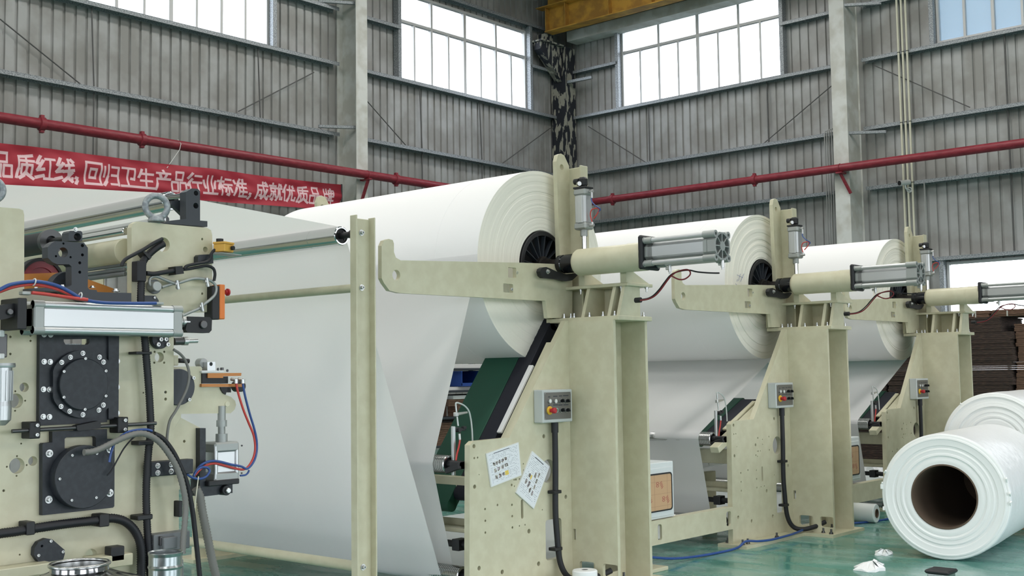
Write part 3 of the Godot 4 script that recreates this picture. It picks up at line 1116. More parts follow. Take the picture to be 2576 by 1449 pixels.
func build_banner() -> void:
	# the cloth hangs from the column out to a point a metre off the wall
	var br := Vector3(-17.33, 0, -13.65)
	var bl := eye + ray("i", 64, 410) * 17.1
	var along := Vector3(bl.x - br.x, 0, bl.z - br.z).normalized()
	var face := Vector3(-along.z, 0, along.x) if along.z < 0.0 else Vector3(along.z, 0, -along.x)
	var hit := func(x: float, y: float) -> float:        # distance along the cloth, from the column towards the free end
		var d := ray("i", x, y)
		return (eye + d * ((br - eye).dot(face) / d.dot(face)) - br).dot(along)
	var s0 := 8.6
	var s1: float = hit.call(858.0, 495.0)
	var W := 2048
	var H := 168
	var im := Image.create(W, H, false, Image.FORMAT_RGB8)
	im.fill(c8(170, 38, 56))
	var text := [["pin", 13, 40], ["zhi", 64, 410], ["hong", 114, 418], ["xian", 163, 423], ["comma", 195, 430], ["hui", 235, 426], ["gui", 280, 433], ["wei", 325, 440], ["sheng", 368, 445], ["chan", 410, 450], ["pin", 451, 453], ["xing", 491, 458], ["ye", 529, 463],
		["biao", 567, 468], ["zhun", 604, 472], ["comma", 627, 475], ["cheng", 659, 480], ["jiu", 694, 485], ["you", 727, 488], ["zhi", 761, 492], ["pin", 792.5, 497], ["pai", 825, 500]]
	for g in text:
		var cx: float = (hit.call(g[1], g[2]) - s0) / (s1 - s0) * W
		var gw := 0.33 / absf(s1 - s0) * W
		var gh := 0.62 * H
		var top := 0.19 * H
		for s in GLYPHS[g[0]]:
			for i in range(0, s.size() - 2, 2):
				var q := func(x: float, y: float) -> Vector2: return Vector2(cx + (x / 100.0 - 0.5) * gw, top + y / 100.0 * gh)
				stroke(im, q.call(s[i], s[i + 1]), q.call(s[i + 2], s[i + 3]), Vector2(gw, gh) * 0.056, c8(232, 196, 202))
	var m := mk("banner_print", Color.WHITE, 0.6)
	m.albedo_texture = ImageTexture.create_from_image(im)
	# cloth with soft folds
	var mb := MB.new()
	var nu := 120
	var nv := 14
	var pos := func(i: int, j: int) -> Vector3:
		var u := float(i) / nu
		var w := float(j) / nv
		var top := lerpf(4.95, 5.37, u) - 0.02 * sin(PI * fposmod(u * 3.0, 1.0))
		var bot := lerpf(4.3, 4.845, u)
		var d := 0.012 * sin(u * 31.0 + w * 7.0) + 0.016 * sin(w * 12.0 + u * 9.0) * (0.4 + w) + 0.006 * sin(u * 90.0 - w * 14.0)
		var q: Vector3 = br + along * lerpf(s0, s1, u) + face * d
		return Vector3(q.x, lerpf(top, bot, w), q.z)
	for i in nu:
		for j in nv:
			var q := []
			for o in [[0, 0], [1, 0], [1, 1], [0, 1]]:
				var a: int = i + o[0]
				var b: int = j + o[1]
				var p: Vector3 = pos.call(a, b)
				var nn: Vector3 = (pos.call(a, b + 1) - pos.call(a, b - 1)).cross(pos.call(a + 1, b) - pos.call(a - 1, b)).normalized()
				if nn.dot(face) < 0.0:
					nn = -nn
				q.append([p, nn, Vector2(float(a) / nu, float(b) / nv)])
			for k in [0, 1, 2, 0, 2, 3]:
				mb.v.append(q[k][0])
				mb.n.append(q[k][1])
				mb.t.append(q[k][2])
	var t := thing("banner", "long red cloth banner with white Chinese lettering under the fire pipe", "banner", br + along * 3.0 + Vector3(0, 4.9, 0))
	mb.off = t.position
	obj("cloth", mb, "banner_print", t)
	mb = MB.new(t.position)
	var eb := br + along * (s1 - 0.015)
	mb.box(Vector3(eb.x, 5.1, eb.z), Vector3(0.03, 0.56, 0.03))
	obj("end_batten", mb, "dark_steel", t)
	mb = MB.new(t.position)
	var tp: Vector3 = br + along * float(hit.call(420.0, 400.0))
	mb.tube([Vector3(tp.x, 5.1, tp.z), Vector3(-17.16, 5.5, tp.z - 0.4), Vector3(-17.15, 5.6, tp.z - 0.42), Vector3(-17.25, 5.69, tp.z - 0.42)], 0.006, 5)
	obj("tie_string", mb, "white_plastic", t)

# ================================================================ unwind stands
const SO := Vector3(-5.62, 0, -7.0)       # foot of the first stand: outer face of its near side plate
const DZ := [0.0, -3.48, -6.84]
const FAR := -14.62                       # mirror for the far side frame
const AX := Vector2(-7.04, 2.455)         # roll axis (z, y) of the first stand

func make_fasteners() -> void:
	var mb := MB.new()
	mb.lathe(Vector3.ZERO, Vector3.RIGHT, [[0.0, 1.0], [1.0, 1.0], [1.12, 0.88], [1.12, 0.55], [0.5, 0.5], [0.5, 0.0]], 14, false, false)
	shared["sock"] = mb.mesh()
	mb = MB.new()
	mb.lathe(Vector3.ZERO, Vector3.RIGHT, [[0.0, 1.5], [0.22, 1.5], [0.22, 0.9]], 16, false, false)
	mb.lathe(Vector3.ZERO, Vector3.RIGHT, [[0.2, 1.0], [0.95, 1.0], [1.05, 0.85], [1.05, 0.0]], 6, false, false)
	shared["hex"] = mb.mesh()
	mb = MB.new()
	mb.lathe(Vector3.ZERO, Vector3.RIGHT, [[0.0, 1.7], [0.3, 1.7], [0.3, 1.0], [1.5, 1.0], [1.6, 0.88], [1.6, 0.55], [0.9, 0.5], [0.9, 0.0]], 16, false, false)
	shared["washer_sock"] = mb.mesh()
	mb = MB.new()
	mb.lathe(Vector3.ZERO, Vector3.UP, [[0.0, 2.0], [0.3, 2.0], [0.3, 1.6]], 14, false, false)
	mb.lathe(Vector3.ZERO, Vector3.UP, [[0.3, 1.6], [1.6, 1.6], [1.6, 0.9]], 6, false, false)
	mb.lathe(Vector3.ZERO, Vector3.UP, [[1.6, 0.9], [4.2, 0.9], [4.2, 0.0]], 10, false, false)
	shared["anchor"] = mb.mesh()

func bolt(called: String, key: String, m: String, parent: Node, p: Vector3, r: float, b := Basis()) -> void:
	inst(called, key, m, parent, p, b * Basis.from_scale(Vector3(r, r, r)))

func side_frame(t: Node3D, mir: float, full: bool) -> void:
	# side plate with its holes
	var X := -5.62
	var ol := poly_x(X, "i", [1433, 806, 1423.7, 807, 1281, 1101, 1192, 1110, 1182, 1120])
	ol[0].x = -7.0
	ol.append(Vector2(-5.86, 0.03))
	ol.append(Vector2(-7.0, 0.03))
	var holes := []
	if full:
		for h in [[533, 135, 22], [540, 545, 22], [1240, 35, 22], [1463, 648, 22], [1090, 995, 24], [1188, 1325, 24], [585, 1370, 24], [820, 1408, 24], [536, 255, 13], [570, 250, 11], [771, 730, 13], [918, 728, 13], [645, 772, 13], [920, 843, 13],
			[648, 890, 13], [922, 958, 13], [648, 1010, 13], [915, 527, 13], [1033, 313, 9], [1035, 378, 9], [940, 475, 9], [993, 467, 9], [942, 540, 9], [993, 942, 9], [1050, 930, 9], [1225, 778, 7], [585, 422, 6]]:
			var p := on_x(X, "g", h[0], h[1])
			holes.append(circle(Vector2(p.z, p.y), size_x(X, "g", h[0], h[1], h[2]), 12 if h[2] > 20 else 8))
		# small pattern as the second stand shows it
		for h in [[1233, 973, 11], [1345, 960, 9], [1350, 1093, 9], [1238, 1107, 9], [1210, 1043, 16]]:
			var p := on_x(X, "h", h[0], h[1])
			holes.append(circle(Vector2(p.z + 3.48, p.y), size_x(X, "h", h[0], h[1], h[2]), 8))
		var sa := on_x(X, "g", 1007, 675)
		var sb := on_x(X, "g", 1034, 868)
		holes.append(round_rect(Vector2(sa.z, sa.y), Vector2(sb.z, sb.y), absf(sa.z - sb.z) * 0.49))
		sa = on_x(X, "g", 1256, 885)
		sb = on_x(X, "g", 1425, 1262)
		holes.append(round_rect(Vector2(sa.z, sa.y), Vector2(sb.z, sb.y), 0.025))
		sa = on_x(X, "g", 1285, 388)
		holes.append(circle(Vector2(sa.z, sa.y), 0.088, 28))
	var mb := MB.new(SO, mir)
	mb.prism("x", ol, holes, X - 0.05, X)
	obj("side_plate", mb, "cream", t)
	# H section post
	mb = MB.new(SO, mir)
	var fo := PackedVector2Array([Vector2(-5.66, 0.03), Vector2(-5.19, 0.03), Vector2(-5.19, 2.0), Vector2(-5.66, 2.0)])
	var fh := []
	if full:
		for q in [[1662, 828, 1804, 942], [1872, 843, 2010, 962]]:
			var a := on_z(-10.5, "k", q[0], q[1])
			var b := on_z(-10.5, "k", q[2], q[3])
			fh.append(round_rect(Vector2(a.x, maxf(a.y, 0.06)), Vector2(b.x, maxf(b.y, 0.05)), 0.02))
		var a2 := on_z(-10.5, "k", 1603, 580)
		var b2 := on_z(-10.5, "k", 1630, 668)
		fh.append(round_rect(Vector2(a2.x, a2.y), Vector2(b2.x, b2.y), 0.004))
	mb.prism("z", fo, fh, -7.03, -7.0)
	mb.prism("z", fo, [], -7.44, -7.41)
	var wo := PackedVector2Array([Vector2(-7.03, 0.03), Vector2(-7.03, 2.0), Vector2(-7.41, 2.0), Vector2(-7.41, 0.03)])
	mb.prism("x", wo, [round_rect(Vector2(-7.12, 0.08), Vector2(-7.34, 0.22), 0.02)] if full else [], -5.44, -5.42)
	obj("post", mb, "cream", t)
	# base plate with anchor bolts
	mb = MB.new(SO, mir)
	mb.prism("y", PackedVector2Array([Vector2(-5.745, -5.8), Vector2(-5.446, -5.8), Vector2(-5.446, -6.9), Vector2(-5.15, -6.9), Vector2(-5.15, -7.58), Vector2(-5.745, -7.58)]), [], 0.0, 0.03)
	var bp := obj("base_plate", mb, "cream", t)
	if full:
		for p in [Vector2(-5.52, -5.86), Vector2(-5.5, -6.45), Vector2(-5.52, -5.95), Vector2(-5.3, -7.0), Vector2(-5.2, -6.96), Vector2(-5.28, -7.5), Vector2(-5.7, -5.9), Vector2(-5.36, -7.3)]:
			bolt("anchor_bolt", "anchor", "dark_steel", bp, Vector3(p.x, 0.03, p.y) - SO, 0.011)
	# head: lower plate, ribs, back, upper plate
	mb = MB.new(SO, mir)
	mb.span(Vector3(-5.855, 1.995, -7.455), Vector3(-5.15, 2.03, -7.015))
	var lp := obj("head_base", mb, "cream", t)
	if full:
		for p in [Vector2(-5.7, -7.05), Vector2(-5.64, -7.06), Vector2(-5.6, -7.05), Vector2(-5.45, -7.05), Vector2(-5.32, -7.05), Vector2(-5.21, -7.05), Vector2(-5.2, -7.41)]:
			bolt("bolt", "anchor", "zinc", lp, Vector3(p.x, 2.03, p.y) - SO, 0.0085)
	mb = MB.new(SO, mir)
	mb.span(Vector3(-5.8, 2.03, -7.33), Vector3(-5.17, 2.255, -7.3))
	mb.span(Vector3(-5.855, 2.03, -7.4), Vector3(-5.82, 2.255, -7.0))
	obj("head_back", mb, "cream", t)
	for x in [-5.505, -5.255, -5.17]:
		mb = MB.new(SO, mir)
		mb.prism("x", PackedVector2Array([Vector2(-7.035, 2.03), Vector2(-7.115, 2.255), Vector2(-7.3, 2.255), Vector2(-7.3, 2.03)]), [], x - 0.015, x + 0.015)
		obj("rib", mb, "cream", t)
	mb = MB.new(SO, mir)
	mb.span(Vector3(-5.8, 2.255, -7.43), Vector3(-5.12, 2.28, -7.1))
	var up := obj("head_top", mb, "cream", t)
	if full:
		for p in [Vector2(-5.6, -7.14), Vector2(-5.21, -7.14), Vector2(-5.13, -7.36)]:
			bolt("bolt", "anchor", "zinc", up, Vector3(p.x, 2.255, p.y) - SO, 0.009, Basis(Vector3.RIGHT, PI))
	for x in [-5.56, -5.16]:
		mb = MB.new(SO, mir)
		mb.prism("x", PackedVector2Array([Vector2(-7.1, 2.28), Vector2(-7.1, 2.36), Vector2(-7.0, 2.44), Vector2(-7.14, 2.46), Vector2(-7.2, 2.36), Vector2(-7.4, 2.28)]), [], x - 0.028, x + 0.028)
		obj("saddle", mb, "cream", t)
	# tube housing and shaft
	mb = MB.new(SO, mir)
	mb.lathe(Vector3(-5.555, AX.y, AX.x), Vector3.RIGHT, [[0.0, 0.078], [0.012, 0.094], [0.03, 0.104], [0.5, 0.104], [0.503, 0.107], [0.655, 0.107]], 40)
	obj("tube_housing", mb, "cream", t)
	mb = MB.new(SO, mir)
	mb.lathe(Vector3(-5.73, AX.y, AX.x), Vector3.RIGHT, [[0.0, 0.05], [0.01, 0.072], [0.05, 0.072], [0.055, 0.066], [0.07, 0.066], [0.075, 0.074], [0.18, 0.074]], 30)
	obj("collar", mb, "black_gloss", t)
	mb = MB.new(SO, mir)
	mb.cyl(Vector3(-6.0, AX.y, AX.x), Vector3(-5.72, AX.y, AX.x), 0.045, 24)
	obj("chuck_shaft", mb, "greasy_steel", t)
	# cradle arm
	mb = MB.new(SO, mir)
	var ao := poly_x(-5.72, "i", [960, 618, 966, 605, 978, 601, 988, 604, 991, 613, 991, 634, 996, 648, 1008, 655, 1320, 661, 1440, 666, 1440, 800, 1377, 800, 1372, 757, 1005, 737, 980, 731, 966, 712, 960, 700])
	var ah := []
	if full:
		var hp := on_x(-5.72, "i", 997, 692)
		ah.append(circle(Vector2(hp.z, hp.y), 0.036, 20))
		for q in [[1278, 672, 1299, 700], [1266, 713, 1291, 737]]:
			var a := on_x(-5.72, "i", q[0], q[1])
			var b := on_x(-5.72, "i", q[2], q[3])
			ah.append(round_rect(Vector2(a.z, a.y), Vector2(b.z, b.y), 0.008))
	mb.prism("x", ao, ah, -5.755, -5.72)
	var arm := obj("cradle_arm", mb, "cream", t)
	if full:
		for q in [[1299, 686], [1286, 728]]:
			var p := on_x(-5.73, "i", q[0], q[1])
			bolt("stop_screw", "sock", "zinc", arm, p - SO, 0.011)
	# upright behind the tube
	mb = MB.new(SO, mir)
	mb.prism("x", PackedVector2Array([Vector2(-7.13, 2.0), Vector2(-7.1, 3.29), Vector2(-7.12, 3.345), Vector2(-7.16, 3.36), Vector2(-7.2, 3.35), Vector2(-7.26, 3.27), Vector2(-7.26, 2.0)]), [circle(Vector2(-7.165, 3.25), 0.025, 10)], -5.83, -5.79)
	mb.span(Vector3(-5.8, 2.0, -7.29), Vector3(-5.63, 3.25, -7.26))
	mb.span(Vector3(-5.64, 2.0, -7.29), Vector3(-5.625, 3.25, -7.2))
	obj("upright", mb, "cream", t)
	if not full:
		return
	# lever on the arm
	mb = MB.new(SO, mir)
	mb.prism("x", poly_x(-5.64, "e", [238, 575, 246, 548, 270, 533, 300, 530, 340, 545, 420, 582, 500, 603, 600, 592, 625, 602, 600, 632, 560, 665, 500, 675, 420, 655, 275, 640, 250, 618]), [], -5.68, -5.64)
	var lv := obj("lever", mb, "black", t)
	bolt("lever_bolt", "washer_sock", "zinc", lv, on_x(-5.64, "e", 312, 577) - SO, 0.011)
	# air cylinder that pushes the chuck
	mb = MB.new(SO)
	mb.span(Vector3(-4.905, 2.352, -7.17), Vector3(-4.865, 2.602, -6.93), 0.012)
	var fp := obj("cylinder_flange", mb, "black", t)
	for s in [[-1, -1], [1, -1], [-1, 1], [1, 1]]:
		bolt("bolt", "washer_sock", "zinc", fp, Vector3(-4.865, AX.y + 0.022 + s[1] * 0.088, AX.x - 0.01 + s[0] * 0.09) - SO, 0.013)
	var ac := Node3D.new()
	ac.name = "air_cylinder"
	t.add_child(ac)
	var cy := AX.y + 0.022
	var cz := AX.x - 0.01
	mb = MB.new(SO)
	var oc := PackedVector2Array()
	for k in 8:
		var ang := PI / 8.0 + k * PI / 4.0
		oc.append(Vector2(cz, cy) + Vector2(cos(ang), sin(ang)) * 0.094)
	mb.prism("x", oc, [], -4.84, -4.36)
	mb.span(Vector3(-4.83, cy - 0.04, cz - 0.084), Vector3(-4.37, cy + 0.04, cz + 0.084))
	obj("barrel", mb, "alu", ac)
	for e in [[-4.865, -4.8], [-4.36, -4.26]]:
		mb = MB.new(SO)
		if e[0] < -4.5:
			mb.prism("x", oc, [], e[0], e[1])
		else:
			var ring := PackedVector2Array()
			for k in 8:
				var ang := PI / 8.0 + k * PI / 4.0
				ring.append(Vector2(cz, cy) + Vector2(cos(ang), sin(ang)) * 0.106)
			mb.prism("x", ring, [circle(Vector2(cz, cy), 0.088, 20)], e[0] + 0.03, e[1])
			mb.prism("x", ring, [], e[0], e[0] + 0.035)
		obj("end_cap", mb, "alu_cast", ac)
	for s in [[-1, -1], [1, -1], [-1, 1], [1, 1]]:
		var q := Vector3(0, cy + s[1] * 0.083, cz + s[0] * 0.083)
		mb = MB.new(SO)
		mb.cyl(q + Vector3(-4.84, 0, 0), q + Vector3(-4.35, 0, 0), 0.019, 14)
		obj("tie_rod", mb, "alu", ac)
		mb = MB.new(SO)
		mb.lathe(q + Vector3(-4.36, 0, 0), Vector3.RIGHT, [[0.0, 0.026], [0.1, 0.026], [0.1, 0.012], [0.08, 0.012], [0.08, 0.0]], 14, true, false)
		obj("corner_lug", mb, "alu_cast", ac)
		mb = MB.new(SO)
		mb.lathe(q + Vector3(-4.865, 0, 0), Vector3.RIGHT, [[0.0, 0.024], [0.07, 0.024], [0.07, 0.019]], 14, true, false)
		obj("corner_lug", mb, "alu_cast", ac)
	for k in 8:
		var ang := k * PI / 4.0
		var e := Vector3(0, sin(ang), cos(ang))
		mb = MB.new(SO)
		mb.beam(Vector3(-4.275, cy, cz) + e * 0.025, Vector3(-4.275, cy, cz) + e * 0.091, 0.008, 0.03, Vector3.RIGHT)
		obj("spoke", mb, "alu_cast", ac)
	mb = MB.new(SO)
	mb.cyl(Vector3(-4.33, cy, cz), Vector3(-4.258, cy, cz), 0.034, 20)
	obj("hub_boss", mb, "alu_cast", ac)
	for q in [[1550, 600], [2085, 575]]:
		var p := on_z(cz, "e", q[0], q[1])
		mb = MB.new(SO)
		mb.cyl(Vector3(p.x, cy - 0.1, cz), Vector3(p.x, cy - 0.15, cz), 0.013, 10)
		mb.cyl(Vector3(p.x, cy - 0.125, cz), Vector3(p.x - 0.03, cy - 0.125, cz), 0.011, 10)
		mb.cyl(Vector3(p.x, cy - 0.15, cz), Vector3(p.x, cy - 0.165, cz), 0.007, 6)
		obj("hose_fitting", mb, "zinc", ac)
	var hz := cz
	mb = MB.new(SO)
	var bl := []
	for q in [[2050, 592], [1950, 590], [1830, 580], [1740, 562], [1640, 575], [1560, 610], [1500, 680], [1440, 760], [1380, 820], [1320, 850], [1235, 862]]:
		bl.append(on_z(hz, "e", q[0], q[1]))
	mb.tube(MB.smooth(bl, 5), 0.0055, 8)
	obj("air_hose", mb, "rubber", t)
	mb = MB.new(SO)
	bl = []
	for q in [[1570, 622], [1640, 655], [1700, 652], [1750, 615], [1755, 578], [1720, 556], [1640, 572], [1580, 605], [1530, 660], [1450, 770], [1390, 828], [1320, 858], [1250, 868]]:
		bl.append(on_z(hz + 0.012, "e", q[0], q[1]))
	mb.tube(MB.smooth(bl, 5), 0.0055, 8)
	obj("air_hose", mb, "dark_red_hose", t)
	mb = MB.new(SO)
	var gl := on_z(hz - 0.05, "e", 1235, 865)
	mb.cyl(gl + Vector3(-0.03, 0, 0), gl + Vector3(0.02, 0, 0), 0.02, 12)
	obj("hose_gland", mb, "black", t)
	# lift cylinder on the upright
	var lc := Node3D.new()
	lc.name = "lift_cylinder"
	t.add_child(lc)
	var lx := -5.605
	var lz := -7.2
	mb = MB.new(SO)
	mb.span(Vector3(lx - 0.055, 2.775, lz - 0.052), Vector3(lx + 0.055, 3.01, lz + 0.052), 0.014)
	mb.span(Vector3(lx - 0.02, 2.78, lz + 0.045), Vector3(lx + 0.03, 3.0, lz + 0.058), 0.003)
	obj("barrel", mb, "alu", lc)
	for y in [[2.73, 2.785], [3.0, 3.055]]:
		mb = MB.new(SO)
		mb.span(Vector3(lx - 0.06, y[0], lz - 0.057), Vector3(lx + 0.06, y[1], lz + 0.057), 0.012)
		obj("end_cap", mb, "alu_cast", lc)
		mb = MB.new(SO)
		mb.cyl(Vector3(lx + 0.06, y[0] + 0.03, lz), Vector3(lx + 0.1, y[0] + 0.03, lz), 0.012, 10)
		mb.cyl(Vector3(lx + 0.085, y[0] + 0.03, lz), Vector3(lx + 0.085, y[0] + 0.005 + (0.05 if y[0] < 2.9 else -0.03), lz), 0.01, 8)
		obj("hose_fitting", mb, "zinc", lc)
	mb = MB.new(SO)
	mb.cyl(Vector3(lx, 2.68, lz), Vector3(lx, 2.735, lz), 0.03, 16)
	obj("rod_gland", mb, "alu_cast", lc)
	mb = MB.new(SO)
	mb.cyl(Vector3(lx, 2.52, lz), Vector3(lx, 2.69, lz), 0.019, 18)
	obj("rod", mb, "chrome", lc)
	mb = MB.new(SO)
	mb.span(Vector3(lx - 0.06, 3.055, lz - 0.055), Vector3(lx + 0.06, 3.07, lz + 0.055))
	mb.span(Vector3(lx - 0.035, 3.07, lz - 0.03), Vector3(lx + 0.035, 3.15, lz + 0.03), 0.015)
	mb.cyl(Vector3(lx - 0.075, 3.12, lz + 0.01), Vector3(lx - 0.03, 3.12, lz + 0.01), 0.024, 12)
	obj("clevis", mb, "black", lc)
	mb = MB.new(SO)
	mb.cyl(Vector3(lx - 0.02, 3.095, lz + 0.035), Vector3(lx + 0.0, 3.095, lz + 0.045), 0.018, 10)
	obj("clevis_pin", mb, "zinc", lc)
	mb = MB.new(SO)
	mb.tube(MB.smooth([Vector3(lx + 0.085, 2.99, lz), Vector3(lx + 0.09, 2.95, lz + 0.01), Vector3(lx + 0.13, 2.91, lz + 0.02), Vector3(lx + 0.165, 2.88, lz), Vector3(lx + 0.15, 2.86, lz)], 5), 0.005, 7)
	obj("air_hose", mb, "blue_hose", lc)
	mb = MB.new(SO)
	mb.tube(MB.smooth([Vector3(lx + 0.085, 2.78, lz), Vector3(lx + 0.075, 2.84, lz + 0.01), Vector3(lx + 0.1, 2.88, lz + 0.02), Vector3(lx + 0.15, 2.885, lz), Vector3(lx + 0.14, 2.85, lz), Vector3(lx + 0.1, 2.81, lz)], 5), 0.005, 7)
	obj("air_hose", mb, "red_hose", lc)
	control_box(t)
	# conduit from the control box to the floor
	mb = MB.new(SO)
	mb.tube(MB.smooth([Vector3(-5.575, 1.25, -6.76), Vector3(-5.575, 0.9, -6.76), Vector3(-5.578, 0.6, -6.755), Vector3(-5.575, 0.4, -6.765), Vector3(-5.57, 0.2, -6.79), Vector3(-5.54, 0.09, -6.84), Vector3(-5.47, 0.06, -6.9), Vector3(-5.38, 0.085, -7.0), Vector3(-5.33, 0.12, -7.1)], 6), 0.022, 14)
	var hs := obj("conduit_hose", mb, "rubber", t)
	mb = MB.new(SO)
	mb.cyl(Vector3(-5.575, 1.245, -6.76), Vector3(-5.575, 1.16, -6.76), 0.027, 14)
	obj("hose_gland", mb, "rubber", hs)
	for y in [0.72, 0.3]:
		mb = MB.new(SO)
		mb.span(Vector3(-5.62, y - 0.012, -6.8), Vector3(-5.55, y + 0.012, -6.715))
		obj("hose_clip", mb, "black", hs)
	# guide rollers between the side frames
	roller(t, "guide_roller", Vector2(-5.86, 0.975), 0.064, -8.75, -5.8, true)
	roller(t, "guide_roller", Vector2(-5.93, 0.2), 0.064, -8.75, -5.74, true)
	mb = MB.new(SO)
	mb.span(Vector3(-5.76, 0.945, -5.91), Vector3(-5.67, 1.0, -5.82))
	mb.cyl(Vector3(-5.8, 0.975, -5.86), Vector3(-5.67, 0.975, -5.86), 0.03, 14)
	mb.beam(Vector3(-5.8, 0.93, -5.83), Vector3(-5.67, 0.97, -5.83), 0.03, 0.04)
	obj("bearing_bracket", mb, "black", t)
	# cross members
	mb = MB.new(SO)
	mb.span(Vector3(-8.95, 0.73, -6.2), Vector3(-5.67, 0.865, -6.1))
	obj("cross_beam", mb, "cream", t)
	mb = MB.new(SO)
	mb.span(Vector3(-8.95, 0.47, -6.2), Vector3(-5.67, 0.5, -6.06))
	mb.span(Vector3(-8.95, 0.5, -6.2), Vector3(-5.67, 0.55, -6.185))
	obj("cross_rail", mb, "cream", t)
	mb = MB.new(SO)
	mb.cyl(Vector3(-8.95, 0.4, -6.0), Vector3(-5.67, 0.4, -6.0), 0.024, 14)
	mb.box(Vector3(-5.84, 0.4, -6.0), Vector3(0.07, 0.08, 0.1))
	obj("cross_shaft", mb, "black", t)
	sensor_stand(t)

func drive_belts(t: Node3D, low: bool) -> void:
	# driving belts: raised against the first roll, lowered under the web at the other two
	var bdir := Vector3(0, 0.85, -0.65).normalized()
	var b0 := Vector3(0, 1.13, -6.35)
	if low:
		bdir = Vector3(0, 0.4, -0.92).normalized()
		b0 = Vector3(0, 1.03, -6.0)
	var bn := Vector3(0, -bdir.z, bdir.y)
	var mb: MB
	var e0 := -0.1 if low else -0.55
	var e1 := 0.75 if low else 1.15
	for q in [[-6.33, -5.97, "green_belt", "drive_belt", e0, e1], [-5.965, -5.815, "dark_belt", "belt_guard", e0 + 0.1, e1 - 0.03], [-8.7, -8.35, "green_belt", "drive_belt", e0, e1]]:
		mb = MB.new(SO)
		var a: Vector3 = b0 + bdir * q[4] - bn * 0.05
		var c: Vector3 = b0 + bdir * q[5] - bn * 0.05
		var xm: float = (q[0] + q[1]) * 0.5
		mb.box((a + c) * 0.5 + Vector3(xm, 0, 0), Vector3(q[1] - q[0], (c - a).length(), 0.1), Basis(Vector3.RIGHT, bdir, bn))
		mb.cyl(a + Vector3(q[0], 0, 0), a + Vector3(q[1], 0, 0), 0.05, 16)
		mb.cyl(c + Vector3(q[0], 0, 0), c + Vector3(q[1], 0, 0), 0.05, 16)
		obj(q[3], mb, q[2], t)
	mb = MB.new(SO)
	mb.box(b0 + bdir * 0.36 + bn * 0.003 + Vector3(-5.79, 0, 0), Vector3(0.045, 0.62, 0.02), Basis(Vector3.RIGHT, bdir, bn))
	obj("wear_strip", mb, "cream" if low else "white_strip", t)
	mb = MB.new(SO)
	mb.box(b0 + bdir * 0.3 - bn * 0.03 + Vector3(-5.715, 0, 0), Vector3(0.09, 1.2, 0.06), Basis(Vector3.RIGHT, bdir, bn))
	obj("belt_side_plate", mb, "cream", t)

func roller(t: Node3D, called: String, c: Vector2, r: float, x0: float, x1: float, grooved: bool) -> void:
	var mb := MB.new(SO)
	var prof := [[0.0, r - 0.004], [0.004, r]]
	var l := x1 - x0
	if grooved:
		var s := l - 0.42
		prof.append([s, r])
		while s < l - 0.03:
			prof.append_array([[s + 0.013, r], [s + 0.0135, r - 0.003], [s + 0.017, r - 0.003], [s + 0.0175, r]])
			s += 0.0175
	prof.append_array([[l - 0.004, r], [l, r - 0.006], [l, r - 0.016], [l - 0.02, r - 0.018], [l - 0.02, 0.0]])
	mb.lathe(Vector3(x0, c.y, c.x), Vector3.RIGHT, prof, 32, true, false)
	var o := obj(called, mb, "chrome_dull", t)
	mb = MB.new(SO)
	mb.cyl(Vector3(x1 - 0.02, c.y, c.x), Vector3(x1 + 0.05, c.y, c.x), 0.022, 12)
	mb.cyl(Vector3(x1 - 0.02, c.y, c.x), Vector3(x1 - 0.012, c.y, c.x), r - 0.02, 20)
	obj("journal", mb, "black", o)

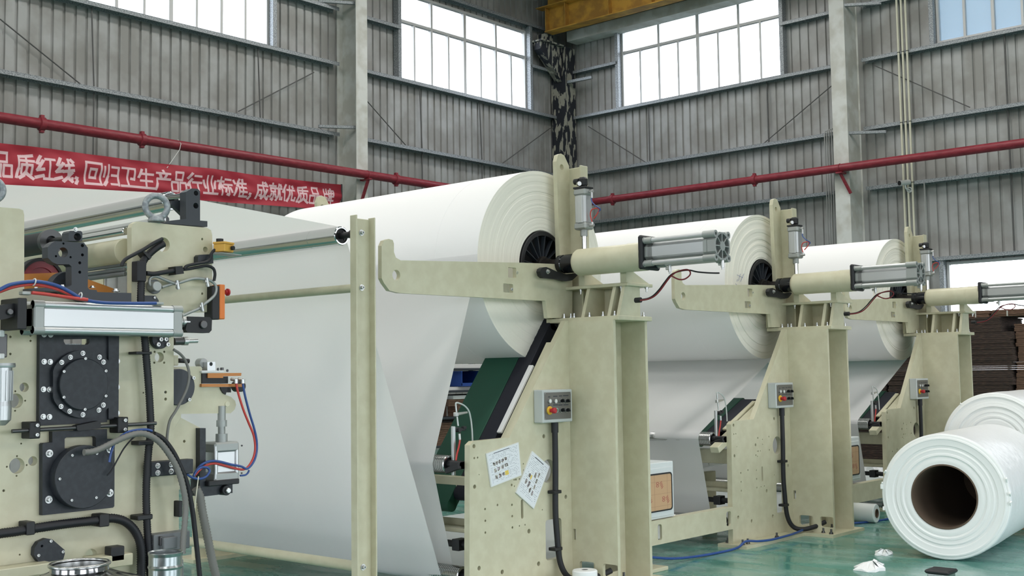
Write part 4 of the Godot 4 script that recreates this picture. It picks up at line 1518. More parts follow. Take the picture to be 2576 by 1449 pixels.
func control_box(t: Node3D) -> void:
	var b := MB.new(SO)
	b.span(Vector3(-5.62, 1.238, -6.92), Vector3(-5.53, 1.482, -6.572), 0.006)
	var cb := obj("control_box", b, "grey_box", t, "grey push button control box")
	var mb := MB.new(SO)
	mb.span(Vector3(-5.531, 1.262, -6.9), Vector3(-5.527, 1.462, -6.588), 0.001)
	obj("button_panel", mb, "panel_grey", cb)
	for q in [[1300, 600, "white_plastic", 0], [1358, 600, "white_plastic", 0], [1415, 598, "black", 1], [1468, 598, "black", 1], [1368, 692, "green_button", 0], [1418, 692, "black", 1], [1470, 692, "black", 1], [1310, 695, "red_cap", 2]]:
		var p := on_x(-5.527, "f", q[0] - (8 if q[3] != 2 else 14), q[1])
		mb = MB.new(SO)
		if q[3] == 2:
			mb.lathe(p, Vector3.RIGHT, [[0.0, 0.032], [0.008, 0.032], [0.012, 0.026], [0.012, 0.0]], 20, false, false)
			obj("warning_ring", mb, "yellow", cb)
			mb = MB.new(SO)
			mb.lathe(p, Vector3.RIGHT, [[0.01, 0.014], [0.032, 0.014], [0.034, 0.021], [0.055, 0.022], [0.062, 0.016], [0.062, 0.0]], 18, false, false)
			obj("stop_button", mb, "red_cap", cb)
		elif q[3] == 1:
			mb.lathe(p, Vector3.RIGHT, [[0.0, 0.016], [0.012, 0.016], [0.012, 0.0]], 16, false, false)
			obj("knob_collar", mb, "zinc", cb)
			mb = MB.new(SO)
			mb.cyl(p + Vector3(0.01, 0, 0), p + Vector3(0.022, 0, 0), 0.013, 14)
			mb.box(p + Vector3(0.03, 0.003, 0), Vector3(0.024, 0.026, 0.01), Basis(Vector3.RIGHT, 0.7))
			obj("selector_knob", mb, "black", cb)
		else:
			mb.lathe(p, Vector3.RIGHT, [[0.0, 0.017], [0.014, 0.017], [0.014, 0.012]], 18, false, false)
			obj("button_collar", mb, "zinc", cb)
			mb = MB.new(SO)
			mb.cyl(p + Vector3(0.004, 0, 0), p + Vector3(0.016, 0, 0), 0.012, 16)
			obj("push_button", mb, q[2], cb)
	for q in [[1250, 525], [1508, 515], [1252, 782], [1512, 768]]:
		bolt("panel_screw", "sock", "zinc", cb, on_x(-5.527, "f", q[0], q[1]) - SO, 0.004)
	# engraved legend lines above the buttons (too small to read in the photograph)
	for q in [[1285, 1305, 558], [1336, 1378, 552], [1395, 1425, 548], [1436, 1490, 545], [1285, 1300, 645], [1336, 1385, 640], [1390, 1430, 640], [1440, 1490, 638]]:
		var a := on_x(-5.526, "f", q[0], q[2])
		var c := on_x(-5.526, "f", q[1], q[2])
		mb = MB.new(SO)
		mb.span(Vector3(-5.5275, a.y - 0.004, a.z), Vector3(-5.5262, a.y + 0.004, c.z), 0.0)
		obj("legend", mb, "charcoal", cb)

func sensor_stand(t: Node3D) -> void:
	var X := -5.78
	var s := Node3D.new()
	s.name = "nozzle_stand"
	t.add_child(s)
	var mb := MB.new(SO)
	var a := on_x(X, "f", 322, 855)
	var b := on_x(X, "f", 325, 1352)
	mb.span(Vector3(X - 0.012, b.y, a.z - 0.013), Vector3(X + 0.012, a.y, a.z + 0.013))
	obj("post", mb, "alu", s)
	mb = MB.new(SO)
	var k := on_x(X, "f", 372, 890)
	mb.cyl(k + Vector3(0.02, 0, 0), k + Vector3(-0.03, 0, 0), 0.018, 12)
	mb.box(k + Vector3(0, 0.012, -0.06), Vector3(0.03, 0.022, 0.03))
	mb.box(k + Vector3(0, 0.0, -0.02), Vector3(0.02, 0.02, 0.09))
	obj("clamp_knob", mb, "black", s)
	mb = MB.new(SO)
	mb.cyl(on_x(X, "f", 372, 850), on_x(X, "f", 348, 640), 0.0065, 8)
	var hd := on_x(X, "f", 350, 735)
	mb.cyl(hd, on_x(X, "f", 462, 715), 0.013, 12, 0.008)
	mb.box(hd, Vector3(0.03, 0.03, 0.028))
	obj("spray_nozzle", mb, "zinc", s)
	mb = MB.new(SO)
	mb.tube(MB.smooth(path_x(X, "f", [348, 640, 352, 618, 385, 622, 440, 650, 480, 700, 500, 780, 512, 880, 518, 1000]), 5), 0.006, 8)
	obj("air_hose", mb, "clear_hose", s)
	mb = MB.new(SO)
	mb.tube(MB.smooth(path_x(X + 0.03, "f", [385, 930, 390, 985, 380, 1060, 360, 1140, 352, 1210, 370, 1245, 410, 1250, 450, 1225]), 5), 0.007, 8)
	obj("air_hose", mb, "red_hose", s)
	mb = MB.new(SO)
	mb.cyl(on_x(X + 0.03, "f", 385, 930), on_x(X + 0.03, "f", 390, 990), 0.009, 8)
	obj("hose_fitting", mb, "zinc", s)

func build_stands() -> void:
	make_fasteners()
	var t := thing("unwind_stand", "cream steel unwind stand with two paper notices on its side plate", "unwind stand", SO, "unwind stands in a row")
	side_frame(t, 0.0, true)
	side_frame(t, FAR, false)
	var labels := ["", "cream steel unwind stand between the one with notices and the one by the cartons", "cream steel unwind stand partly behind the white paper rolls on the floor"]
	for i in [1, 2]:
		var d: Node3D = t.duplicate()
		d.name = numbered("unwind_stand")
		add_child(d)
		d.position = SO + Vector3(0, 0, DZ[i])
		d.set_meta("label", labels[i])
		drive_belts(d, true)
	drive_belts(t, false)
	# foot of the tie beam, seen at the first stand only
	var mb := MB.new(SO)
	mb.span(Vector3(-5.7, 0, -7.98), Vector3(-5.41, 0.03, -7.58))
	mb.span(Vector3(-5.62, 0.03, -7.9), Vector3(-5.55, 0.34, -7.45))
	var fp := obj("foot_plate", mb, "cream", t)
	bolt("anchor_bolt", "anchor", "dark_steel", fp, Vector3(-5.5, 0.03, -7.75) - SO, 0.012)
	# parent rolls
	var lab := ["largest white parent roll with a smooth end, on the stand with the notices", "white parent roll with pencil marks and wavy layers on its end", "white parent roll on the unwind stand next to the stacked cartons"]
	for i in 3:
		parent_roll(i, lab[i])
	# tie beams between the stands
	for i in 2:
		var z0: float = (-7.45 if i == 0 else -11.06) 
		var z1: float = -9.34 if i == 0 else -12.7
		var p := Vector3(-5.62, 0.165, z0)
		var tb := thing("tie_beam", ["cream tie beam above the blue cable, ending at the unwind stand with notices", "cream tie beam behind the big paper roll lying on the floor"][i], "beam", p, "tie beams between the stands")
		mb = MB.new(p)
		var ol := PackedVector2Array([Vector2(z0, 0.165), Vector2(z1, 0.165), Vector2(z1, 0.365), Vector2(z0, 0.365)])
		mb.prism("x", ol, [round_rect(Vector2(z0 - 0.68, 0.2), Vector2(z0 - 0.74, 0.33), 0.02), round_rect(Vector2(z1 + 0.04, 0.2), Vector2(z1 + 0.12, 0.33), 0.02)], -5.63, -5.61)
		obj("channel_web", mb, "cream", tb)
		for y in [0.165, 0.35]:
			mb = MB.new(p)
			mb.span(Vector3(-5.7, y, z1), Vector3(-5.63, y + 0.015, z0))
			obj("channel_flange", mb, "cream", tb)
		for y in [0.22, 0.29]:
			bolt("bolt", "hex", "zinc", tb, Vector3(-5.65, y, z1 + 0.08) - p, 0.013)
			bolt("bolt", "hex", "zinc", tb, Vector3(-5.65, y, z0 - 0.68) - p, 0.013)

func parent_roll(i: int, label: String) -> void:
	var z: float = AX.x + DZ[i]
	var c := Vector3(0, AX.y, z)
	var R: float = [0.76, 0.735, 0.75][i]
	var x0 := -8.7
	var x1: float = [-5.9, -5.9, -5.9][i]
	var p := Vector3(x1, AX.y - R, z)
	var t := thing("parent_roll", label, "paper roll", p, "parent rolls on the stands")
	var mb := MB.new(p)
	mb.lathe(c + Vector3(x0, 0, 0), Vector3.RIGHT, [[0.0, R], [x1 - x0 - 0.45, R], [x1 - x0 - 0.4505, R - 0.0012], [x1 - x0, R - 0.0012]], 96, true, false)
	obj("paper_body", mb, "paper", t)
	# end face: layers that stand a little proud of one another
	var rng := RandomNumberGenerator.new()
	rng.seed = 40 + i
	var prof := [[0.0, R - 0.0012]]
	var r := R - 0.0012
	var deep: float = [0.0022, 0.009, 0.005][i]
	var tt := 0.0
	while r > 0.3:
		var w := rng.randf_range(0.012, 0.034) * (1.0 if i > 0 else 0.8)
		var nt := rng.randf_range(-1.0, 1.0) * deep - (0.004 if i > 0 and r > R - 0.05 else 0.0)
		r -= w * 0.85
		prof.append([tt + (nt - tt) * 0.25, r])
		r -= w * 0.15
		prof.append([nt, r])
		tt = nt
	prof.append([0.0, 0.285])
	prof.append([-0.03, 0.277])
	mb = MB.new(p)
	mb.lathe(c + Vector3(x1, 0, 0), Vector3.RIGHT, prof, 96, false, false)
	obj("end_face", mb, "paper_end", t)
	var hub := Node3D.new()
	hub.name = "hub_flange"
	t.add_child(hub)
	hub.set_meta("label", "black spoked hub flange")
	mb = MB.new(p)
	mb.lathe(c + Vector3(x1 - 0.05, 0, 0), Vector3.RIGHT, [[0.0, 0.277], [0.062, 0.277], [0.066, 0.272], [0.066, 0.243], [0.0, 0.24]], 64, false, false)
	obj("rim", mb, "black", hub)
	mb = MB.new(p)
	mb.lathe(c + Vector3(x1 - 0.06, 0, 0), Vector3.RIGHT, [[0.0, 0.25], [0.01, 0.25], [0.01, 0.0]], 48, true, false)
	obj("back_disc", mb, "void", hub)
	for k in 16:
		var a := TAU * (k + 0.3) / 16.0
		var e := Vector3(0, sin(a), cos(a))
		mb = MB.new(p)
		mb.beam(c + Vector3(x1 - 0.022, 0, 0) + e * 0.05, c + Vector3(x1 - 0.012, 0, 0) + e * 0.25, 0.006, 0.04, Vector3.RIGHT)
		obj("spoke", mb, "charcoal", hub)
	mb = MB.new(p)
	mb.lathe(c + Vector3(x1 - 0.05, 0, 0), Vector3.RIGHT, [[0.0, 0.08], [0.07, 0.075], [0.075, 0.06], [0.12, 0.055], [0.12, 0.0]], 28, false, false)
	obj("hub", mb, "greasy_steel", hub)
	if i == 1:      # pencil strokes on the paper
		for q in [[770, 760, 735, 840], [700, 770, 760, 800], [735, 760, 715, 830], [705, 815, 700, 838], [685, 860, 700, 875]]:
			var a := on_x(x1 + 0.012, "e" if false else "i", 1680.0 + q[0] / 4.025, 500.0 + q[1] / 4.025)
			var b := on_x(x1 + 0.012, "i", 1680.0 + q[2] / 4.025, 500.0 + q[3] / 4.025)
			mb = MB.new(p)
			mb.cyl(a, b, 0.0018, 5)
			obj("pencil_mark", mb, "blue_hose", t)

# ================================================================ paper webs
func arc_pts(c: Vector2, r: float, a0: float, a1: float, n: int) -> Array:
	var o := []
	for k in n + 1:
		var a := lerpf(a0, a1, float(k) / n)
		o.append(c + Vector2(cos(a), sin(a)) * r)
	return o

func web(label: String, path: Array, x0: float, x1: float, amp: float) -> void:
	var pts := []
	for i in path.size() - 1:       # refine long spans
		var a: Vector2 = path[i]
		var b: Vector2 = path[i + 1]
		var k := maxi(1, int((b - a).length() / 0.12))
		for s in k:
			pts.append(a.lerp(b, float(s) / k))
	pts.append(path[path.size() - 1])
	var nx := 90
	var grid := []
	var nrm := []
	for i in pts.size():
		var d: Vector2 = (pts[mini(i + 1, pts.size() - 1)] - pts[maxi(i - 1, 0)]).normalized()
		var n2 := Vector2(-d.y, d.x)
		var f := sin(PI * float(i) / (pts.size() - 1)) 
		var row := []
		var nr := []
		for j in nx + 1:
			var x := lerpf(x0, x1, float(j) / nx)
			var w := amp * f * (sin(x * 17.0 + i * 0.05) * 0.5 + sin(x * 41.0 - i * 0.03) * 0.25 + sin(x * 7.3 + 1.0))
			var dw := amp * f * (cos(x * 17.0 + i * 0.05) * 8.5 + cos(x * 41.0 - i * 0.03) * 10.25 + cos(x * 7.3 + 1.0) * 7.3)
			var p: Vector2 = pts[i] + n2 * w
			row.append(Vector3(x, p.y, p.x))
			nr.append(Vector3(-dw, n2.y, n2.x).normalized())
		grid.append(row)
		nrm.append(nr)
	var at := Vector3((x0 + x1) * 0.5, path[0].y, path[0].x)
	var mb := MB.new()
	for i in pts.size() - 1:
		for j in nx:
			mb.tri(grid[i][j], grid[i][j + 1], grid[i + 1][j + 1], nrm[i][j], nrm[i][j + 1], nrm[i + 1][j + 1])
			mb.tri(grid[i][j], grid[i + 1][j + 1], grid[i + 1][j], nrm[i][j], nrm[i + 1][j + 1], nrm[i + 1][j])
	solo("paper_web", mb, "web", label, "paper web", at, "paper webs")

func build_webs() -> void:
	var A := Vector2(-5.86, 0.975)
	var B := Vector2(-5.93, 0.2)
	var r := 0.0655
	# from the first roll down to the guide rollers and up to the post's roller, then over the embossing unit
	var C := Vector2(-4.94, 2.525)
	var D := Vector2(-3.626, 2.615)
	var p := [Vector2(-6.277, 2.5), Vector2(-6.278, 2.42)]
	p.append_array(arc_pts(A, r, 0.25, -0.2, 4))
	p.append_array(arc_pts(B, r, PI - 0.1, PI * 2.0 - 0.1, 10))
	p.append_array(arc_pts(C, 0.0645, PI + 0.05, PI * 0.5 - 0.02, 9))
	p.append_array(arc_pts(D, 0.057, PI * 0.53, PI * 0.44, 3))
	p.append_array([Vector2(-2.69, 2.615), Vector2(-1.0, 2.53), Vector2(0.6, 2.45)])
	web("wide white paper web running from the largest roll over the embossing unit", p, -8.68, -5.9, 0.0016)
	for i in [1, 2]:
		var dz: float = DZ[i]
		var a := A + Vector2(dz, 0)
		var b := B + Vector2(dz, 0)
		var c := AX + Vector2(dz, 0)
		var R: float = [0.0, 0.737, 0.752][i]
		# line touching the roll underneath and the roller on top
		var v := c - a
		var d := v.length()
		var th := atan2(v.y, v.x)
		var phi := th + asin((R + r) / d)
		var nrm := Vector2(cos(phi - PI * 0.5), sin(phi - PI * 0.5))
		var tc := c - nrm * R
		var q := []
		var ang := atan2(tc.y - c.y, tc.x - c.x)
		q.append_array(arc_pts(c, R, ang - 0.5, ang, 6))
		var na := atan2(nrm.y, nrm.x)
		q.append_array(arc_pts(a, r, na, -0.05, 8))
		q.append_array(arc_pts(b, r, PI - 0.1, PI * 1.5, 6))
		var nb: Vector2 = B + Vector2(DZ[i - 1], 0)
		q.append(nb + Vector2(-0.02, -0.068))
		web(["", "white paper web between the wavy ended roll and the guide rollers below it", "white paper web under the roll by the stacked cartons"][i], q, -8.68, -5.92, 0.0012)

# ================================================================ embossing unit
const EO := Vector3(-5.5, 0, -3.0)

func plate(t: Node, called: String, m: String, v: String, x0: float, x1: float, pts: Array, holes := [], base := EO) -> MeshInstance3D:
	var mb := MB.new(base)
	mb.prism("x", poly_x(x1, v, pts), holes, x0, x1)
	return obj(called, mb, m, t)

func hole_x(v: String, X: float, x: float, y: float, r: float, seg := 18) -> PackedVector2Array:
	var p := on_x(X, v, x, y)
	return circle(Vector2(p.z, p.y), size_x(X, v, x, y, r), seg)

func disc_x(t: Node, called: String, m: String, v: String, x0: float, x1: float, x: float, y: float, r: float, ch := 0.003) -> MeshInstance3D:
	var p := on_x(x1, v, x, y)
	var mb := MB.new(EO)
	mb.rod(Vector3(x0, p.y, p.z), p, size_x(x1, v, x, y, r), ch, 40)
	return obj(called, mb, m, t)

func hose(t: Node, called: String, m: String, v: String, X: float, pts: Array, r: float, wav := 0.0, per := 6) -> MeshInstance3D:
	var mb := MB.new(EO)
	mb.tube(MB.smooth(path_x(X, v, pts), per), r, 10, wav)
	return obj(called, mb, m, t)

func ribbed(t: Node, called: String, m: String, v: String, X: float, pts: Array, r: float, pitch := 0.006) -> MeshInstance3D:   # corrugated hose: resampled at the pitch of its ribs
	var sm := MB.smooth(path_x(X, v, pts), 8)
	var cur := Curve3D.new()
	for p in sm:
		cur.add_point(p)
	var l := cur.get_baked_length()
	var o := []
	var n := int(l / pitch)
	for i in n + 1:
		o.append(cur.sample_baked(l * i / n))
	var mb := MB.new(EO)
	mb.tube(o, r, 12, 0.14)
	return obj(called, mb, m, t)

func bolts(t: Node, key: String, m: String, v: String, X: float, list: Array, r: float, called := "bolt") -> void:
	for i in range(0, list.size(), 2):
		var p := on_x(X, v, list[i], list[i + 1])
		bolt(called, key, m, t, p - EO, size_x(X, v, list[i], list[i + 1], r))

func block(t: Node, called: String, m: String, v: String, x0: float, x1: float, a: float, b: float, c: float, d: float) -> MeshInstance3D:   # box whose front face spans view points (a, b)-(c, d)
	var p := on_x(x1, v, a, b)
	var q := on_x(x1, v, c, d)
	var mb := MB.new(EO)
	mb.span(Vector3(x0, p.y, p.z), Vector3(x1, q.y, q.z))
	return obj(called, mb, m, t)

func x_roller(t: Node, called: String, m: String, v: String, X: float, x: float, y: float, r: float, far := -8.85) -> MeshInstance3D:
	var p := on_x(X, v, x, y)
	var mb := MB.new(EO)
	mb.rod(Vector3(far, p.y, p.z), p, r, 0.004, 32)
	return obj(called, mb, m, t)

func build_embosser() -> void:
	var t := thing("embossing_unit", "cream embossing machine with black bearing covers and a steel lifting eye", "machine", EO)
	var X := -5.5
	# side frame
	var ol := poly_x(X, "i", [-260, 500, 48, 525, 58, 529, 61, 541, 61, 738, 331, 742, 331, 572, 336, 562, 346, 557, 520, 573, 531, 579, 534, 592, 534, 776, 529, 785, 437, 787, 437, 1449])
	var zr := ol[ol.size() - 1].x
	var zl := ol[0].x
	ol.append_array([Vector2(zr, 0.06), Vector2(zl, 0.06)])
	var holes := []
	for h in [[245, 863, 48], [162, 1000, 75], [105, 352, 13], [105, 525, 13], [310, 338, 12], [310, 392, 12], [155, 903, 10], [255, 998, 10], [153, 1100, 10], [1613, 558, 52], [1565, 503, 12], [1663, 503, 12], [1562, 613, 12], [1663, 613, 12], [1677, 912, 16], [1677, 982, 16], [1452, 918, 9]]:
		holes.append(hole_x("b", X, h[0], h[1], h[2], 24 if h[2] > 30 else 8))
	for h in [[172, 333, 80], [333, 285, 48], [173, 235, 10], [70, 343, 10], [270, 326, 10], [168, 435, 10], [38, 585, 14], [215, 108, 10], [200, 1233, 10], [920, 1245, 70]]:
		holes.append(hole_x("c", X, h[0], h[1], h[2], 24 if h[2] > 30 else 8))
	for h in [[715, 485, 118], [1345, 397, 20], [1345, 1280, 20], [1395, 565, 46]]:
		holes.append(hole_x("p", X, h[0], h[1], h[2], 28 if h[2] > 30 else 10))
	var sl := poly_x(X, "b", [640, 372, 910, 368, 910, 412, 892, 436, 662, 436, 640, 398])
	holes.append(sl)
	var mb := MB.new(EO)
	mb.prism("x", ol, holes, X - 0.045, X)
	obj("side_frame", mb, "cream", t)
	mb = MB.new(EO)
	mb.prism("x", ol, [], -9.14, -9.1)
	obj("side_frame", mb, "cream", t)
	# plinth along the foot of the frame
	mb = MB.new(EO)
	var pa := on_x(-5.38, "c", 300, 1345)
	var pb := on_x(-5.38, "c", 1350, 1215)
	mb.span(Vector3(-5.5, pa.y - 0.05, zl), Vector3(-5.38, pa.y, pa.z - 0.12))
	mb.span(Vector3(-5.5, pb.y - 0.06, on_x(-5.38, "c", 960, 1240).z), Vector3(-5.38, pb.y, pb.z))
	mb.span(Vector3(-9.1, 0.0, zl), Vector3(-5.38, 0.06, zr))
	obj("plinth", mb, "cream", t)
	# --- upper bearing housing
	var ub := plate(t, "bearing_plate", "charcoal_plate", "b", X, -5.47, [402, 295, 1207, 300, 1200, 1188, 1085, 1192, 1085, 1215, 395, 1252], [poly_x(-5.47, "b", [645, 376, 906, 372, 906, 410, 888, 431, 665, 432, 645, 398])])
	var fo := []
	for k in 48:
		var a := TAU * k / 48.0
		fo.append_array([clampf(850 + 345 * cos(a), 538, 1114), 830 + 345 * sin(a)])
	plate(ub, "bearing_flange", "charcoal_plate", "b", -5.47, -5.445, fo)
	disc_x(ub, "bearing_cover", "charcoal_plate", "b", -5.445, -5.42, 855, 832, 262)
	plate(ub, "slide_strip", "charcoal_plate", "b", -5.47, -5.455, [1100, 340, 1205, 340, 1198, 1180, 1100, 1182])
	bolts(ub, "washer_sock", "zinc", "b", -5.445, [838, 518, 712, 558, 624, 610, 1007, 557, 1047, 607, 617, 1057, 704, 1105, 838, 1140, 1000, 1093, 1045, 1042], 15)
	bolts(ub, "sock", "zinc", "b", -5.42, [860, 572, 643, 702, 1067, 697, 641, 963, 1066, 950, 855, 1086], 15, "cover_screw")
	bolts(ub, "hex", "zinc", "b", -5.47, [446, 328, 512, 330, 446, 603, 508, 605, 440, 883, 502, 885, 437, 1160, 500, 1162, 1137, 340, 1130, 600, 1188, 598, 1135, 865, 1186, 860, 1130, 1130, 1186, 1125], 19, "hex_bolt")
	# --- spindle with its two blocks
	mb = MB.new(EO)
	mb.cyl(on_x(-5.43, "b", 120, 1308), on_x(-5.43, "b", 1580, 1226), 0.0095, 12)
	var sp := obj("adjusting_spindle", mb, "dark_steel", t)
	for q in [[305, 1214, 410, 1380], [1200, 1166, 1300, 1322]]:
		var bk := block(sp, "spindle_block", "black", "b", X, -5.41, q[0], q[1], q[2], q[3])
	bolts(sp, "sock", "zinc", "b", -5.41, [372, 1247, 370, 1343, 1262, 1196, 1260, 1290], 19)
	plate(sp, "coupling", "black", "b", -5.46, -5.415, [778, 1250, 1000, 1203, 1020, 1210, 1020, 1280, 800, 1303, 780, 1295])
	# --- lower bearing housing
	var lb := plate(t, "bearing_plate", "charcoal_plate", "c", X, -5.465, [430, 118, 442, 104, 530, 96, 530, -14, 1085, -39, 1085, 60, 1162, 62, 1158, 742, 1145, 757, 430, 835], [poly_x(-5.465, "c", [655, 60, 672, 44, 955, 34, 972, 50, 972, 145, 655, 160])])
	disc_x(lb, "bearing_cover", "charcoal_plate", "c", -5.465, -5.405, 862, 445, 318)
	bolts(lb, "washer_sock", "zinc", "c", -5.465, [498, 208, 1112, 165, 492, 675, 1110, 607], 23)
	bolts(lb, "sock", "zinc", "c", -5.405, [728, 227, 975, 208, 600, 466, 722, 682, 970, 655], 14, "cover_screw")
	# --- small bearing cap beside the hose
	var bc := disc_x(t, "bearing_cap", "charcoal_plate", "b", X, -5.47, 1627, 375, 98)
	bolts(bc, "sock", "zinc", "b", -5.47, [1622, 378, 1672, 376, 1595, 430, 1692, 430], 22)
	mb = MB.new(EO)
	var ra := on_x(-5.52, "b", 1757, 398)
	var rb := on_x(-5.52, "b", 1850, 395)
	mb.cyl(ra, rb, 0.021, 18)
	var ds := obj("stop_screw", mb, "dark_steel", t)
	mb = MB.new(EO)
	mb.lathe(rb, rb - ra, [[0.0, 0.027], [0.025, 0.027], [0.025, 0.015], [0.09, 0.015]], 6, true, true)
	obj("nut", mb, "zinc", ds)
	# --- long air cylinder across the frame
	var ca := on_x(-5.33, "b", 275, 150)
	var cb := on_x(-5.33, "b", 1776, 205)
	var cy := (ca.y + cb.y) * 0.5
	var cyl := Node3D.new()
	cyl.name = "air_cylinder"
	t.add_child(cyl)
	mb = MB.new(EO)
	mb.span(Vector3(-5.395, cy - 0.045, cb.z), Vector3(-5.265, cy + 0.045, ca.z), 0.004)
	mb.span(Vector3(-5.38, cy - 0.062, cb.z), Vector3(-5.28, cy + 0.062, ca.z), 0.003)
	obj("barrel", mb, "alu", cyl)
	for s in [[-1, -1], [1, -1], [-1, 1], [1, 1]]:
		mb = MB.new(EO)
		mb.cyl(Vector3(-5.33 + s[0] * 0.052, cy + s[1] * 0.06, cb.z), Vector3(-5.33 + s[0] * 0.052, cy + s[1] * 0.06, ca.z), 0.018, 18)
		obj("barrel_rail", mb, "alu", cyl)
	for q in [[275, 385], [1685, 1778]]:
		mb = MB.new(EO)
		var e0 := on_x(-5.33, "b", q[0], 150).z
		var e1 := on_x(-5.33, "b", q[1], 150).z
		mb.span(Vector3(-5.4, cy - 0.056, e1), Vector3(-5.26, cy + 0.056, e0), 0.006)
		for s in [[-1, -1], [1, -1], [-1, 1], [1, 1]]:
			mb.cyl(Vector3(-5.33 + s[0] * 0.052, cy + s[1] * 0.06, e1), Vector3(-5.33 + s[0] * 0.052, cy + s[1] * 0.06, e0), 0.0215, 18)
		obj("end_cap", mb, "alu_cast", cyl)
	mb = MB.new(EO)
	var zc := cb.z
	mb.cyl(Vector3(-5.33, cy, zc), Vector3(-5.33, cy, zc - 0.06), 0.024, 18)
	mb.lathe(Vector3(-5.33, cy, zc - 0.035), Vector3(0, 0, -1), [[0.0, 0.032], [0.035, 0.032]], 6)
	obj("rod", mb, "zinc", cyl)
	plate(cyl, "rod_fork", "black", "b", -5.36, -5.3, [1905, 145, 2125, 152, 2147, 180, 2143, 285, 2118, 312, 1900, 305, 1880, 280, 1895, 200])
	disc_x(cyl, "fork_pin", "dark_steel", "b", -5.3, -5.285, 2070, 228, 40)
	block(cyl, "clevis", "black", "b", -5.42, -5.24, 185, -45, 272, 278)
	plate(cyl, "clevis_arm", "black", "b", -5.38, -5.28, [-60, 50, 60, 20, 190, 10, 190, 130, 60, 170, -60, 190])
	disc_x(cyl, "clevis_pin", "dark_steel", "b", -5.28, -5.265, 110, 98, 32)
	# --- tower top: lifting eyes and charcoal bracket
	for q in [[1583, 322], [-88, 150]]:
		var c := on_x(-5.52, "a", q[0], q[1])
		var R := size_x(-5.52, "a", q[0], q[1], 112)
		mb = MB.new(EO)
		mb.torus(c, Vector3(1, 0, 0.25), R, R * 0.29, 40, 14)
		mb.lathe(c + Vector3(0, -R * 1.38, 0), Vector3.UP, [[0.0, R * 0.72], [R * 0.1, R * 0.76], [R * 0.45, R * 0.62], [R * 0.5, R * 0.5]], 24)
		obj("lifting_eye", mb, "galvanised", t)
	var br := plate(t, "roller_bracket", "charcoal", "a", -5.56, -5.5, [1882, 172, 1940, 137, 2003, 140, 2026, 165, 2026, 462, 2100, 468, 2100, 525, 1668, 492, 1700, 466, 1885, 445], [hole_x("a", -5.5, 1985, 185, 26, 14), hole_x("a", -5.5, 1983, 312, 30, 14)])
	plate(br, "gusset", "charcoal", "a", -5.62, -5.59, [1735, 262, 1885, 250, 1885, 440, 1740, 300])
	mb = MB.new(EO)
	mb.cyl(on_x(-5.56, "a", 1890, 205), on_x(-5.8, "a", 1650, 235), 0.014, 14)
	obj("roller_shaft", mb, "chrome_dull", br)
	bolts(br, "sock", "zinc", "a", -5.545, [1975, 185], 14)
	# --- rollers between the towers
	mb = MB.new(EO)
	mb.rod(Vector3(-8.8, 2.615, -3.626), Vector3(-5.8, 2.615, -3.626), 0.055, 0.004, 36)
	var rd := obj("idler_roller", mb, "chrome", t)
	mb = MB.new(EO)
	mb.cyl(Vector3(-5.8, 2.615, -3.626), Vector3(-5.79, 2.615, -3.626), 0.042, 20)
	mb.cyl(Vector3(-5.8, 2.615, -3.626), Vector3(-5.74, 2.615, -3.626), 0.014, 12)
	obj("journal", mb, "black", rd)
	x_roller(t, "idler_roller", "chrome", "a", -5.6, 1278, 568, 0.021)
	x_roller(t, "idler_roller", "chrome", "a", -5.6, 1690, 448, 0.018)
	x_roller(t, "roller", "cream", "a", -5.6, 1278, 770, 0.068)
	var blk := on_x(-5.78, "a", 505, 678)
	mb = MB.new(EO)
	mb.rod(Vector3(-8.85, blk.y, blk.z), blk, 0.058, 0.004, 32)
	var br2 := obj("rubber_roller", mb, "rubber", t)
	mb = MB.new(EO)
	mb.pipe(blk + Vector3(-0.01, 0, 0), blk + Vector3(0.02, 0, 0), 0.064, 0.03, 32)
	obj("end_ring", mb, "dark_steel", br2)
	mb = MB.new(EO)
	mb.cyl(blk, blk + Vector3(0.28, 0.01, 0), 0.015, 14)
	obj("journal", mb, "dark_steel", br2)
	for q in [[1270, 905, 0.011], [1270, 955, 0.011], [1270, 1000, 0.013]]:
		x_roller(t, "cross_tube", "grey_plastic", "a", -5.6, q[0], q[1], q[2])
	# wheel and ochre beam low between the towers
	var wc := on_x(-5.8, "a", 430, 1075)
	mb = MB.new(EO)
	mb.lathe(wc + Vector3(-0.05, 0, 0), Vector3.RIGHT, [[0.0, 0.122], [0.045, 0.122], [0.05, 0.118], [0.05, 0.105], [0.035, 0.104]], 40, true, false)
	var wh := obj("belt_wheel", mb, "rubber", t)
	mb = MB.new(EO)
	mb.lathe(wc + Vector3(-0.02, 0, 0), Vector3.RIGHT, [[0.0, 0.106], [0.01, 0.106], [0.01, 0.072], [0.002, 0.07], [0.002, 0.0]], 40, true, false)
	obj("wheel_disc", mb, "red_paint", wh)
	plate(t, "guard_beam", "ochre", "a", -5.76, -5.72, [-200, 1010, 250, 1002, 620, 988, 900, 1060, 1150, 1150, 1150, 1200, 250, 1180, -200, 1180])
	# --- charcoal bearing bracket on the frame's edge
	var hb := []
	for h in [[640, 785, 52], [643, 695, 12], [835, 715, 18], [835, 810, 16], [808, 890, 16], [808, 985, 16], [567, 823, 12], [715, 833, 12]]:
		hb.append(hole_x("a", -5.44, h[0], h[1], h[2], 20 if h[2] > 30 else 10))
	var bb := plate(t, "bearing_bracket", "charcoal", "a", -5.5, -5.44, [485, 730, 525, 690, 560, 670, 850, 685, 890, 738, 890, 1140, 905, 1160, 980, 1166, 985, 1186, 1330, 1196, 1330, 1290, 860, 1290, 620, 1180, 290, 1170, 290, 1150, 700, 1132, 725, 1115, 725, 928, 700, 906, 580, 906, 530, 882, 485, 840], hb)
